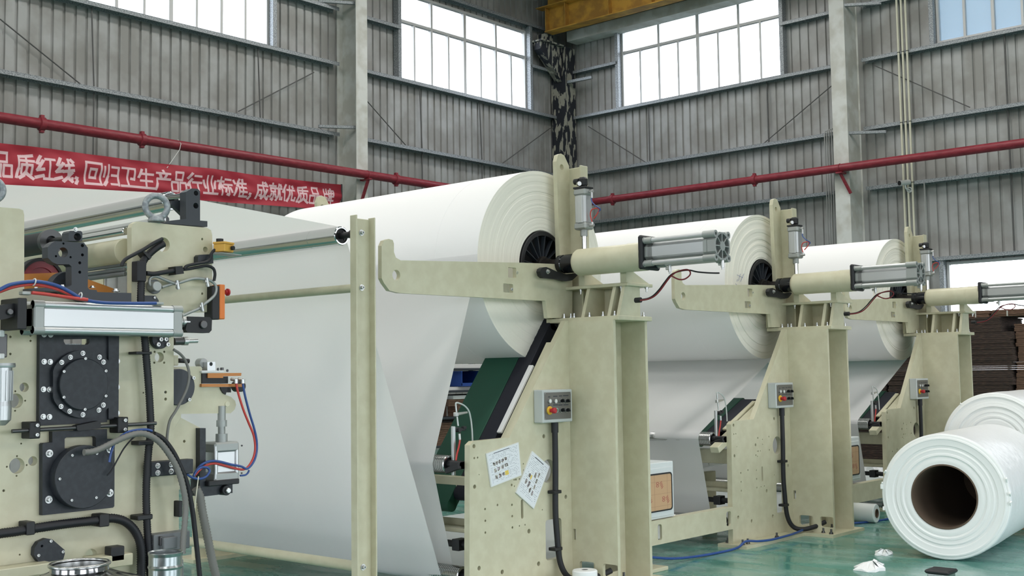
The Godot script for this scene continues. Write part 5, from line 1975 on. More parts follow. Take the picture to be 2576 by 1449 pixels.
	plate(bb, "bearing_block", "charcoal", "a", -5.53, -5.46, [697, 585, 712, 565, 820, 568, 835, 585, 833, 672, 697, 668], [hole_x("a", -5.46, 785, 628, 40, 16)])
	bolts(bb, "hex", "zinc", "a", -5.46, [765, 552], 16)
	for q in [[635, 1108, 30], [935, 1122, 34], [1172, 1158, 44], [365, 1135, 34]]:
		var p := on_x(-5.47, "a", q[0], q[1] + 22)
		bolt("hex_bolt", "hex", "zinc", bb, p - EO, size_x(-5.47, "a", q[0], q[1], q[2] * 0.62), Basis(Vector3.BACK, PI / 2))
	# arc shaped pulley behind the bracket
	disc_x(t, "pulley", "charcoal", "a", -5.62, -5.56, 700, 1175, 200)
	# --- hoses and cables
	ribbed(t, "cable_hose", "rubber", "i", -5.445, [411, 613, 395, 622, 378, 636, 364, 652, 358, 668, 356, 700, 354, 760, 357, 810, 364, 850, 368, 900, 373, 960, 377, 1020, 379, 1080, 374, 1130, 369, 1200, 368, 1260, 371, 1340, 375, 1410, 377, 1449], 0.0205)
	block(t, "hose_joint", "rubber", "p", -5.475, -5.415, 298, 745, 442, 1085)
	plate(t, "hose_clip", "black", "p", -5.49, -5.42, [385, 600, 420, 590, 525, 690, 495, 730])
	hose(t, "cable", "rubber", "p", -5.44, [440, 950, 560, 960, 720, 935, 900, 905, 1000, 895], 0.0125)
	hose(t, "cable", "rubber", "p", -5.44, [980, 895, 1120, 880, 1280, 850, 1420, 830, 1520, 870, 1550, 960, 1535, 1070], 0.0085)
	hose(t, "cable", "rubber", "p", -5.435, [1050, 880, 1100, 830, 1250, 795, 1400, 770, 1470, 720, 1490, 640, 1550, 570, 1670, 545], 0.0085)
	plate(t, "cable_clip", "black", "p", -5.49, -5.42, [910, 838, 1025, 830, 1050, 955, 920, 972])
	hose(t, "cable", "rubber", "p", -5.43, [700, 390, 560, 460, 400, 560, 250, 640, 120, 710, 60, 770, 40, 830], 0.0095)
	hose(t, "air_hose", "blue_hose", "a", -5.25, [-60, 1185, 0, 1160, 100, 1112, 250, 1085, 370, 1080, 480, 1095, 600, 1130, 700, 1180, 800, 1238, 900, 1274, 1050, 1294, 1250, 1299, 1400, 1300, 1580, 1299], 0.0085)
	hose(t, "air_hose", "red_hose", "a", -5.26, [-60, 1200, 0, 1182, 120, 1140, 250, 1115, 350, 1110, 480, 1130, 600, 1165, 700, 1205, 800, 1240, 890, 1266], 0.0075)
	hose(t, "air_hose", "red_hose", "a", -5.245, [325, 1193, 450, 1206, 600, 1226, 750, 1248, 885, 1264], 0.0085)
	for q in [[230, 1175, 320, 1215], [1575, 1285, 1660, 1315]]:
		block(t, "hose_fitting", "alu_cast", "a", -5.29, -5.25, q[0], q[1], q[2], q[3])
	for q in [[345, 1085, 24], [812, 1225, 30]]:
		var p := on_x(-5.25, "a", q[0], q[1])
		mb = MB.new(EO)
		mb.torus(p, Vector3(0, 0.2, 1), 0.016, 0.003, 16, 6)
		obj("cable_tie", mb, "white_plastic", t)
	hose(t, "air_hose", "grey_hose", "b", -5.46, [1757, 480, 1830, 530, 1880, 600, 1915, 720, 1900, 850, 1850, 970, 1780, 1100, 1720, 1200, 1695, 1330, 1690, 1420], 0.0075)
	hose(t, "air_hose", "blue_hose", "c", -5.36, [1108, 296, 1125, 200, 1160, 110, 1230, 30, 1330, -20, 1470, -35, 1540, -20], 0.0062)
	hose(t, "cable", "rubber", "c", -5.38, [1085, 430, 1130, 380, 1190, 270, 1260, 150, 1350, 50, 1430, 5], 0.004)
	ribbed(t, "cable_hose", "rubber", "c", -5.44, [-80, 1040, 0, 1020, 150, 1000, 330, 970, 560, 935, 800, 905, 1000, 885, 1080, 868, 1160, 866, 1260, 895, 1350, 970, 1410, 1080, 1430, 1200, 1430, 1330, 1430, 1449], 0.0235)
	for q in [[275, 905, 358, 1030], [1015, 828, 1110, 945]]:
		block(t, "hose_clip", "black", "c", -5.5, -5.41, q[0], q[1], q[2], q[3])
	for q in [[1400, 838, 1550, 872], [1408, 85, 1560, 118]]:
		block(t, "hose_clip", "black", "c", -5.49, -5.41, q[0], q[1], q[2], q[3])
	block(t, "hose_clip", "black", "b", -5.49, -5.41, 1382, 500, 1540, 528)
	ribbed(t, "suction_hose", "grey_hose", "c", -5.34, [850, 197, 930, 190, 1020, 160, 1150, 95, 1300, 30, 1430, 5, 1540, 40, 1640, 120, 1740, 260, 1810, 400, 1855, 560, 1880, 720, 1872, 900, 1855, 1080, 1850, 1220], 0.0165, 0.01)
	hose(t, "suction_hose", "rubber", "c", -5.37, [1560, 10, 1650, 60, 1750, 190, 1830, 350, 1895, 520, 1945, 760, 1975, 1000, 2005, 1280, 2025, 1480], 0.0135)
	ribbed(t, "suction_hose", "grey_hose", "c", -5.5, [1985, 560, 2025, 650, 2050, 800, 2090, 1000, 2140, 1250, 2195, 1480], 0.024, 0.008)
	hose(t, "cable_tie", "conduit_cream", "c", -5.36, [2010, 440, 1990, 600, 1972, 760], 0.003)
	# --- wire rope with its clamps and boss
	disc_x(t, "rope_boss", "grey_plastic", "p", X, -5.485, 580, 1165, 118)
	disc_x(t, "rope_pin", "alu_cast", "p", -5.485, -5.42, 622, 1160, 80)
	hose(t, "wire_rope", "alu_cast", "p", -5.45, [545, 1190, 492, 1120, 500, 1035, 565, 1000, 640, 1010, 740, 1055, 870, 1105, 930, 1112, 1000, 1095, 1100, 1062, 1200, 1037, 1300, 1035, 1400, 1050, 1480, 1070, 1545, 1125, 1572, 1205, 1545, 1300, 1480, 1370, 1390, 1440, 1290, 1520, 1150, 1580, 1020, 1640], 0.0088, 0.12, 10)
	hose(t, "wire_rope", "alu_cast", "p", -5.455, [690, 1175, 780, 1145, 880, 1115, 960, 1100], 0.0085, 0.12, 10)
	for q in [[925, 1120], [1405, 1080], [1320, 1480]]:
		var p := on_x(-5.45, "p", q[0], q[1])
		mb = MB.new(EO)
		mb.cyl(p + Vector3(0.012, 0.018, 0.004), p + Vector3(0.012, -0.03, -0.006), 0.009, 10)
		mb.box(p, Vector3(0.03, 0.016, 0.022))
		mb.cyl(p + Vector3(0.012, -0.012, 0.0), p + Vector3(0.012, -0.026, -0.004), 0.013, 6)
		obj("rope_clamp", mb, "zinc", t)
	# --- yellow junction box and orange stop box
	var yb := Node3D.new()
	yb.name = "junction_box"
	t.add_child(yb)
	var yp := on_x(-5.42, "p", 1690, 545)
	mb = MB.new(EO)
	mb.box(yp, Vector3(0.075, 0.045, 0.085), Basis(Vector3.UP, 0.35))
	mb.box(yp + Vector3(0, 0.027, 0), Vector3(0.08, 0.012, 0.09), Basis(Vector3.UP, 0.35))
	obj("body", mb, "yellow_box", yb)
	mb = MB.new(EO)
	mb.cyl(yp + Vector3(-0.01, 0.03, 0.018), yp + Vector3(-0.01, 0.052, 0.018), 0.02, 14)
	mb.cyl(yp + Vector3(0.037, 0, -0.028), yp + Vector3(0.05, 0, -0.032), 0.012, 12)
	obj("gland", mb, "black", yb)
	mb = MB.new(EO)
	mb.box(yp + Vector3(-0.01, -0.032, -0.02), Vector3(0.09, 0.006, 0.16), Basis(Vector3.UP, 0.2))
	obj("shelf", mb, "alu_cast", yb)
	plate(t, "box_bracket", "charcoal_plate", "p", -5.5, -5.46, [1275, 680, 1300, 650, 1520, 640, 1525, 790, 1275, 775])
	var ob := Node3D.new()
	ob.name = "stop_box"
	t.add_child(ob)
	block(ob, "body", "black", "p", -5.53, -5.45, 1508, 1150, 1628, 1700)
	block(ob, "cover", "orange", "p", -5.53, -5.45, 1630, 1128, 1716, 1695)
	var op := on_x(-5.49, "p", 1716, 1255)
	mb = MB.new(EO)
	mb.lathe(op, Vector3(0, 0, -1), [[0.0, 0.012], [0.01, 0.012], [0.012, 0.021], [0.022, 0.02], [0.026, 0.012], [0.026, 0.0]], 18)
	obj("stop_button", mb, "red_cap", ob)
	plate(t, "sensor_plate", "charcoal", "p", -5.5, -5.47, [410, 1310, 590, 1312, 640, 1390, 640, 1449, 410, 1449])
	bolts(t, "sock", "zinc", "p", -5.47, [566, 1345], 20)
	# --- block with four screws, triangular cover, connectors
	block(t, "clamp_block", "charcoal_plate", "r", X, -5.44, 285, 445, 1050, 650)
	bolts(t, "washer_sock", "zinc", "r", -5.44, [405, 512, 405, 640, 645, 490, 645, 612], 30)
	plate(t, "small_cover", "charcoal_plate", "c", X, -5.465, [345, 1240, 350, 1165, 390, 1105, 470, 1068, 530, 1078, 655, 1185, 657, 1225, 640, 1282, 400, 1318], [hole_x("c", -5.465, 425, 1146, 14, 10)])
	bolts(t, "sock", "zinc", "c", -5.465, [510, 1095, 632, 1203, 385, 1240], 16)
	var cn := block(t, "plug_socket", "grey_plastic", "c", X, -5.42, 1562, 1035, 1925, 1165)
	block(cn, "plug", "grey_plastic", "c", -5.42, -5.38, 1660, 1065, 1800, 1165)
	block(cn, "latch", "dark_steel", "c", -5.42, -5.4, 1625, 1050, 1650, 1140)
	block(t, "cable_holder", "black", "c", -5.45, -5.38, 1130, 1160, 1262, 1290)
	block(t, "terminal_strip", "black", "r", -5.6, -5.52, 790, 1150, 855, 1431)
	# --- gear motor at the far side of the plate
	var gm := on_x(-5.4, "b", 20, 640)
	mb = MB.new(EO)
	mb.lathe(Vector3(gm.x, gm.y + 0.01, gm.z), Vector3.DOWN, [[0.0, 0.03], [0.0, 0.058], [0.012, 0.06], [0.02, 0.058], [0.022, 0.045], [0.03, 0.045], [0.18, 0.043], [0.2, 0.046], [0.265, 0.044], [0.29, 0.02]], 28)
	var gmo := obj("gear_motor", mb, "alu", t)
	for k in 14:
		var a := TAU * k / 14.0
		mb = MB.new(EO)
		mb.box(Vector3(gm.x + cos(a) * 0.047, gm.y - 0.095, gm.z + sin(a) * 0.047), Vector3(0.008, 0.14, 0.004), Basis(Vector3.UP, -a))
		obj("cooling_fin", mb, "alu", gmo)
	block(gmo, "mount", "dark_steel", "b", -5.5, -5.42, -30, 320, 75, 560)
	block(gmo, "mount_lug", "white_plastic", "b", -5.42, -5.39, 0, 282, 50, 350)
	block(gmo, "mount_lug", "white_plastic", "b", -5.42, -5.39, 0, 520, 50, 575)
	# --- pressure arm unit on the web side
	var au := plate(t, "pressure_arm", "cream", "b", -5.62, -5.55, [1740, 655, 2030, 650, 2045, 665, 2043, 858, 2225, 862, 2245, 915, 2290, 942, 2340, 960, 2380, 1000, 2390, 1040, 2375, 1090, 2335, 1125, 1835, 1132, 1830, 1172, 1740, 1320])
	var dk := disc_x(au, "arm_disc", "charcoal", "b", -5.55, -5.515, 1815, 860, 184)
	bolts(dk if false else au, "sock", "zinc", "b", -5.515, [1953, 768, 1910, 988], 18, "disc_screw")
	disc_x(au, "pivot_pin", "cream_edge", "b", -5.55, -5.545, 2305, 1032, 28, 0.001)
	plate(t, "lower_arm_plate", "cream", "i", -5.62, -5.57, [425, 1100, 455, 1051, 505, 1077, 505, 1200, 478, 1205, 470, 1225, 450, 1232, 450, 1335, 425, 1345], [hole_x("r", -5.57, 885, 73, 26, 12)])
	plate(t, "cylinder_bracket", "charcoal_plate", "i", -5.62, -5.53, [503, 1077, 517.5, 1077, 517.5, 1222, 560, 1220, 585, 1213, 585, 1240, 515, 1249, 503, 1249])
	block(t, "spacer_block", "cream", "q", -5.62, -5.56, 455, 435, 560, 640)
	plate(t, "copper_plate", "copper", "q", -5.62, -5.53, [1150, 795, 1830, 790, 1825, 850, 1460, 856, 1460, 892, 1150, 892])
	plate(t, "copper_plate", "copper", "q", -5.62, -5.53, [1030, 1012, 1860, 1012, 1855, 1072, 1025, 1072])
	block(t, "shim_plate", "white_strip", "q", -5.62, -5.53, 1030, 742, 1480, 782)
	plate(t, "slide_block", "black", "q", -5.62, -5.54, [1035, 800, 1145, 800, 1145, 895, 1560, 860, 1560, 1005, 1035, 1005])
	plate(t, "counter_block", "black", "q", -5.62, -5.54, [1405, 1075, 1620, 1075, 1620, 1185, 1525, 1185, 1515, 1230, 1470, 1205, 1425, 1140])
	disc_x(t, "end_disc", "black", "q", -5.62, -5.56, 1830, 1060, 112)
	mb = MB.new(EO)
	mb.cyl(on_x(-5.58, "q", 565, 540), on_x(-5.58, "q", 760, 550), 0.013, 14)
	obj("pin_shaft", mb, "black", t)
	disc_x(t, "cam_follower", "alu_cast", "q", -5.62, -5.57, 1070, 590, 98)
	plate(t, "slotted_lug", "alu", "q", -5.58, -5.53, [1140, 570, 1300, 565, 1305, 742, 1140, 745], [hole_x("q", -5.53, 1215, 610, 40, 14)])
	bolts(t, "hex", "dark_steel", "q", -5.53, [1355, 715, 1545, 742], 20)
	block(t, "set_pin", "dark_steel", "q", -5.56, -5.54, 1435, 680, 1478, 765)
	for q in [[1720, 960], [1860, 960]]:
		var p := on_x(-5.5, "q", q[0], q[1])
		mb = MB.new(EO)
		mb.cyl(p + Vector3(0, -0.012, 0), p + Vector3(0, 0.012, 0), 0.012, 10)
		mb.cyl(p + Vector3(0, 0.008, 0), p + Vector3(-0.03, 0.012, 0.012), 0.009, 8)
		obj("hose_fitting", mb, "zinc", t)
	hose(t, "air_hose", "red_hose", "i", -5.5, [594, 962, 599, 988, 612, 1030, 626, 1065, 638, 1095, 642, 1125, 638, 1150, 626, 1172, 612, 1181, 590, 1178, 560, 1170, 540, 1166, 520, 1170, 505, 1180, 490, 1196], 0.0065)
	hose(t, "air_hose", "blue_hose", "i", -5.495, [611, 966, 617, 998, 628, 1040, 640, 1080, 646, 1112, 645, 1140, 637, 1163, 622, 1179, 606, 1173, 580, 1168, 552, 1161, 530, 1160, 512, 1166, 500, 1176, 488, 1192], 0.0065)
	hose(t, "air_hose", "blue_hose", "r", -5.47, [930, 660, 1030, 725, 1150, 748, 1270, 712, 1340, 615, 1305, 552, 1205, 540, 1110, 600, 1050, 700], 0.0068)
	hose(t, "air_hose", "blue_hose", "r", -5.5, [2050, 590, 2030, 640, 1980, 680, 1890, 690], 0.0055)
	# vertical air cylinder
	var va := on_x(-5.5, "r", 1440, 100)
	var vb := on_x(-5.5, "r", 1880, 780)
	var vc := Node3D.new()
	vc.name = "lift_cylinder"
	t.add_child(vc)
	var d := absf(va.z - vb.z)
	mb = MB.new(EO)
	mb.span(Vector3(-5.5 - d + 0.012, vb.y + 0.03, vb.z + 0.012), Vector3(-5.512, va.y - 0.03, va.z - 0.012), 0.006)
	obj("barrel", mb, "alu", vc)
	for s in [[0.012, 0.012], [0.012, d - 0.012], [d - 0.012, d - 0.012], [d - 0.012, 0.012]]:
		mb = MB.new(EO)
		mb.cyl(Vector3(-5.5 - s[0], vb.y + 0.02, vb.z + s[1]), Vector3(-5.5 - s[0], va.y - 0.02, vb.z + s[1]), 0.012, 12)
		obj("tie_rod", mb, "alu", vc)
	for y in [[vb.y, vb.y + 0.055], [va.y - 0.055, va.y]]:
		mb = MB.new(EO)
		mb.span(Vector3(-5.5 - d, y[0], vb.z), Vector3(-5.5, y[1], va.z), 0.01)
		obj("end_cap", mb, "alu_cast", vc)
	var rx := on_x(-5.55, "i", 557.5, 1075)
	mb = MB.new(EO)
	mb.lathe(Vector3(rx.x, va.y, rx.z), Vector3.UP, [[0.0, 0.033], [0.045, 0.033], [0.045, 0.02], [0.085, 0.02], [0.085, 0.029], [0.12, 0.029], [0.12, 0.022], [0.2, 0.022]], 24)
	obj("rod", mb, "alu_cast", vc)
	block(vc, "foot", "black", "r", -5.6, -5.49, 1330, 790, 1880, 835)
	disc_x(vc, "foot_boss", "black", "r", -5.58, -5.5, 1655, 955, 92)
	disc_x(vc, "foot_pin", "zinc", "r", -5.5, -5.485, 1690, 960, 48)
	bolts(vc, "sock", "dark_steel", "r", -5.5, [1915, 150, 1912, 645], 16)

# ================================================================ roller post in front of the first stand
func build_guide_post() -> void:
	var o := Vector3(-5.63, 0, -4.92)
	var t := thing("roller_post", "cream channel posts carrying a chrome guide roller and two cream tubes", "guide stand", o)
	for x in [-5.66, -9.0]:
		var mb := MB.new(o)
		var sg := 1.0 if x > -7.0 else -1.0
		mb.span(Vector3(x, 0.03, -5.0), Vector3(x + 0.01 * sg, 2.615, -4.84), 0.002)
		mb.span(Vector3(x, 0.03, -4.85), Vector3(x + 0.06 * sg, 2.63, -4.838), 0.002)
		mb.span(Vector3(x, 0.03, -5.003), Vector3(x + 0.06 * sg, 2.625, -4.992), 0.002)
		mb.span(Vector3(x - 0.08, 0.0, -5.08), Vector3(x + 0.14 * sg, 0.03, -4.76))
		var p := obj("post", mb, "cream", t)
		if sg > 0.0:
			for y in [2.525, 2.17, 0.4]:
				bolt("bolt", "washer_sock", "zinc", p, Vector3(-5.65, y, -4.925) - o, 0.012)
	var mb2 := MB.new(o)
	mb2.lathe(Vector3(-8.75, 2.525, -4.94), Vector3.RIGHT, [[0.0, 0.063], [2.6, 0.063], [2.601, 0.0618], [2.604, 0.0618], [2.605, 0.063], [2.885, 0.063], [2.89, 0.058], [2.89, 0.05], [2.87, 0.048], [2.87, 0.0]], 40, true, false)
	var r := obj("guide_roller", mb2, "chrome", t)
	mb2 = MB.new(o)
	mb2.cyl(Vector3(-5.88, 2.525, -4.94), Vector3(-5.872, 2.525, -4.94), 0.047, 24)
	mb2.cyl(Vector3(-5.88, 2.525, -4.94), Vector3(-5.655, 2.525, -4.935), 0.022, 16)
	mb2.cyl(Vector3(-5.76, 2.525, -4.94), Vector3(-5.655, 2.525, -4.935), 0.032, 16)
	obj("journal", mb2, "black", r)
	for k in 4:
		var a := TAU * (k + 0.4) / 4.0
		bolt("bolt", "sock", "dark_steel", r, Vector3(-5.872, 2.525 + sin(a) * 0.036, -4.94 + cos(a) * 0.036) - o, 0.006)
	for q in [[2.17, 0.028], [0.4, 0.033]]:
		mb2 = MB.new(o)
		mb2.cyl(Vector3(-9.0, q[0], -4.92), Vector3(-5.655, q[0], -4.92), q[1], 24)
		obj("cross_tube", mb2, "cream", t)

# ================================================================ floor rolls, cartons, cabinets and small things
func lying_roll(label: String, c: Vector3, ang: float, R: float, ri: float, l: float, sd: int) -> void:
	var d := Vector3(-cos(ang), 0, -sin(ang))
	var p := Vector3(c.x, c.y - R, c.z)
	var t := thing("floor_roll", label, "paper roll", p, "paper rolls lying on the floor")
	var rng := RandomNumberGenerator.new()
	rng.seed = sd
	var mb := MB.new(p)
	mb.lathe(c, d, [[0.012, R - 0.006], [0.03, R], [l * 0.3, R + 0.003], [l * 0.62, R - 0.002], [l, R]], 90, false, true)
	obj("wrapped_body", mb, "floor_roll_wrap", t)
	var prof := [[0.012, R - 0.006]]
	var r := R - 0.006
	var tt := 0.012
	while r > ri + 0.035:
		var w := rng.randf_range(0.012, 0.028)
		var nt := rng.randf_range(-0.013, 0.011) * clampf((r - ri) / (R - ri) * 1.4, 0.2, 1.0)
		r -= w * 0.35
		prof.append([tt + (nt - tt) * 0.7, r])
		r -= w * 0.65
		prof.append([nt, r])
		tt = nt
	prof.append([0.0, ri + 0.008])
	mb = MB.new(p)
	mb.lathe(c, d, prof, 90, false, false)
	obj("end_face", mb, "floor_roll", t)
	mb = MB.new(p)
	mb.lathe(c, d, [[-0.004, ri + 0.009], [-0.006, ri - 0.003], [0.01, ri - 0.006], [l, ri - 0.006]], 64, false, false)
	mb.disc(c + d * l * 0.98, -d, ri, 48, MB.frame(d))
	obj("core_tube", mb, "core_board", t)
	# torn paper shreds along the rim
	for k in 9:
		var a := rng.randf_range(-0.25, 0.35) if k < 5 else rng.randf_range(0.0, TAU)
		var side := MB.frame(d)
		var e: Vector3 = Vector3(-d.z, 0, d.x) * cos(a) + Vector3.UP * sin(a)
		mb = MB.new(p)
		mb.box(c + e * (R - 0.004) - d * 0.002, Vector3(0.012, 0.03, 0.018) * rng.randf_range(0.6, 1.4), Basis(e.normalized(), rng.randf() * 3.0))
		obj("torn_shred", mb, "floor_roll", t)

func draw_notice(sd: int, photos: Array, yellow: Array) -> ImageTexture:
	var W := 300
	var H := 220
	var im := Image.create(W, H, false, Image.FORMAT_RGB8)
	im.fill(c8(226, 229, 233))
	var rng := RandomNumberGenerator.new()
	rng.seed = sd
	for y in range(12, H - 10, 9):          # rows of print too small to read
		var x := 14
		while x < W - 14:
			var w := rng.randi_range(6, 26)
			if rng.randf() < 0.72:
				im.fill_rect(Rect2i(x, y, mini(w, W - 12 - x), 2), c8(140, 144, 152))
			x += w + rng.randi_range(4, 12)
	im.fill_rect(Rect2i(60, 8, 150, 5), c8(90, 94, 104))
	for q in photos:
		im.fill_rect(Rect2i(q[0] - 2, q[1] - 2, q[2] + 4, q[3] + 4), c8(232, 234, 236))
		for k in 26:
			var w := rng.randi_range(3, maxi(4, q[2] / 2))
			var h := rng.randi_range(3, maxi(4, q[3] / 2))
			var g := rng.randi_range(60, 205)
			im.fill_rect(Rect2i(q[0] + rng.randi_range(0, q[2] - w), q[1] + rng.randi_range(0, q[3] - h), w, h), c8(g, g - rng.randi_range(0, 14), g - rng.randi_range(0, 20)))
	im.fill_rect(Rect2i(yellow[0], yellow[1], yellow[2], yellow[3]), c8(224, 196, 92))
	return ImageTexture.create_from_image(im)

func notice(label: String, pts: Array, tex: ImageTexture, key: String) -> void:
	var m := mk(key, Color.WHITE, 0.35)
	m.albedo_texture = tex
	var X := -5.609
	var q := path_x(X, "g", pts)
	var p: Vector3 = q[3]
	var t := thing("notice_sheet", label, "notice", p, "paper notices on the side plate")
	var mb := MB.new(p)
	var ol := PackedVector2Array()
	for a in q:
		ol.append(Vector2(a.z, a.y))
	mb.prism("x", ol, [], -5.6195, X)
	obj("laminate", mb, "white_plastic", t)
	mb = MB.new(p)
	var s := []
	var c: Vector3 = (q[0] + q[1] + q[2] + q[3]) * 0.25
	for a in q:
		s.append(a.lerp(c, 0.045) + Vector3(0.0008, 0, 0))
	mb.quad_uv(s[0], s[1], s[2], s[3], Vector3.RIGHT)
	obj("print", mb, key, t)

func cabinet(label: String, z0: float, z1: float, y0: float, y1: float) -> void:
	var p := Vector3(-5.8, y0, (z0 + z1) * 0.5)
	var t := thing("control_cabinet", label, "cabinet", p, "grey cabinets with film covered screens")
	var mb := MB.new(p)
	mb.span(Vector3(-5.98, y0, z1), Vector3(-5.635, y1, z0), 0.006)
	obj("body", mb, "cabinet_grey", t)
	mb = MB.new(p)
	mb.span(Vector3(-5.635, y0 + 0.02, z1 + 0.02), Vector3(-5.625, y1 - 0.045, z0 - 0.02), 0.003)
	var dr := obj("door", mb, "cabinet_grey", t)
	var a := Vector2(z0 - 0.06, y0 + 0.075)
	var b := Vector2(z1 + 0.06, y1 - 0.1)
	mb = MB.new(p)
	mb.prism("x", round_rect(a + Vector2(0.012, -0.012), b + Vector2(-0.012, 0.012), 0.03), [round_rect(a, b, 0.024)], -5.625, -5.616)
	obj("gasket", mb, "black", dr)
	# screen still covered by brown protective film, printed with a repeating mark
	var im := Image.create(192, 192, false, Image.FORMAT_RGB8)
	im.fill(c8(196, 160, 124))
	for k in [38, 104, 170]:
		im.fill_rect(Rect2i(0, k, 192, 1), c8(150, 118, 92))
		im.fill_rect(Rect2i(k, 0, 1, 192), c8(150, 118, 92))
	for q in [[30, 18], [120, 46], [150, 128], [62, 118], [20, 160]]:
		var r := c8(160, 84, 72)
		for cc in [Vector2(0, 0), Vector2(0, 14)]:
			for k in 10:
				var a0 := TAU * k / 10.0
				var a1 := TAU * (k + 1) / 10.0
				stroke(im, Vector2(q[0], q[1]) + cc + Vector2(cos(a0), sin(a0)) * 6.0, Vector2(q[0], q[1]) + cc + Vector2(cos(a1), sin(a1)) * 6.0, Vector2(1.1, 1.1), r)
		for k in 4:
			stroke(im, Vector2(q[0] + 12 + k * 3, q[1] + 4 + k * 9), Vector2(q[0] + 22 + k * 2, q[1] - 8 + k * 9), Vector2(1.2, 1.2), r)
	var key := "film_print"
	if not mats.has(key):
		var m := mk(key, Color.WHITE, 0.4)
		m.albedo_texture = ImageTexture.create_from_image(im)
	mb = MB.new(p)
	mb.quad_uv(Vector3(-5.6185, b.y, a.x), Vector3(-5.6185, b.y, b.x), Vector3(-5.6185, a.y, b.x), Vector3(-5.6185, a.y, a.x), Vector3.RIGHT)
	obj("film_covered_screen", mb, key, dr)

func bundle(label: String, group: String, a: Vector3, b: Vector3, m: String, layers: int, strap := false) -> void:
	var p := Vector3((a.x + b.x) * 0.5, minf(a.y, b.y), (a.z + b.z) * 0.5)
	var t := thing("carton_bundle", label, "carton", p, group)
	var h := absf(b.y - a.y)
	var mb := MB.new(p)
	var lo := minf(a.y, b.y)
	var rng := RandomNumberGenerator.new()
	rng.seed = int(absf(p.x) * 1000.0 + absf(p.y) * 77.0)
	for k in layers:
		var j := rng.randf_range(0.0, 0.014)
		mb.span(Vector3(a.x + j, lo + h * k / layers, a.z - j), Vector3(b.x - j, lo + h * (k + 1) / layers - 0.002, b.z + j), 0.0)
	var o := obj("flat_cartons", mb, m, t)
	o.set_meta("kind", "stuff")
	if strap:
		for f in [0.3, 0.75]:
			var x := lerpf(a.x, b.x, f)
			mb = MB.new(p)
			mb.span(Vector3(x - 0.008, lo - 0.001, b.z - 0.004), Vector3(x + 0.008, lo + h + 0.003, a.z + 0.004), 0.0)
			obj("strap", mb, "strap", t)

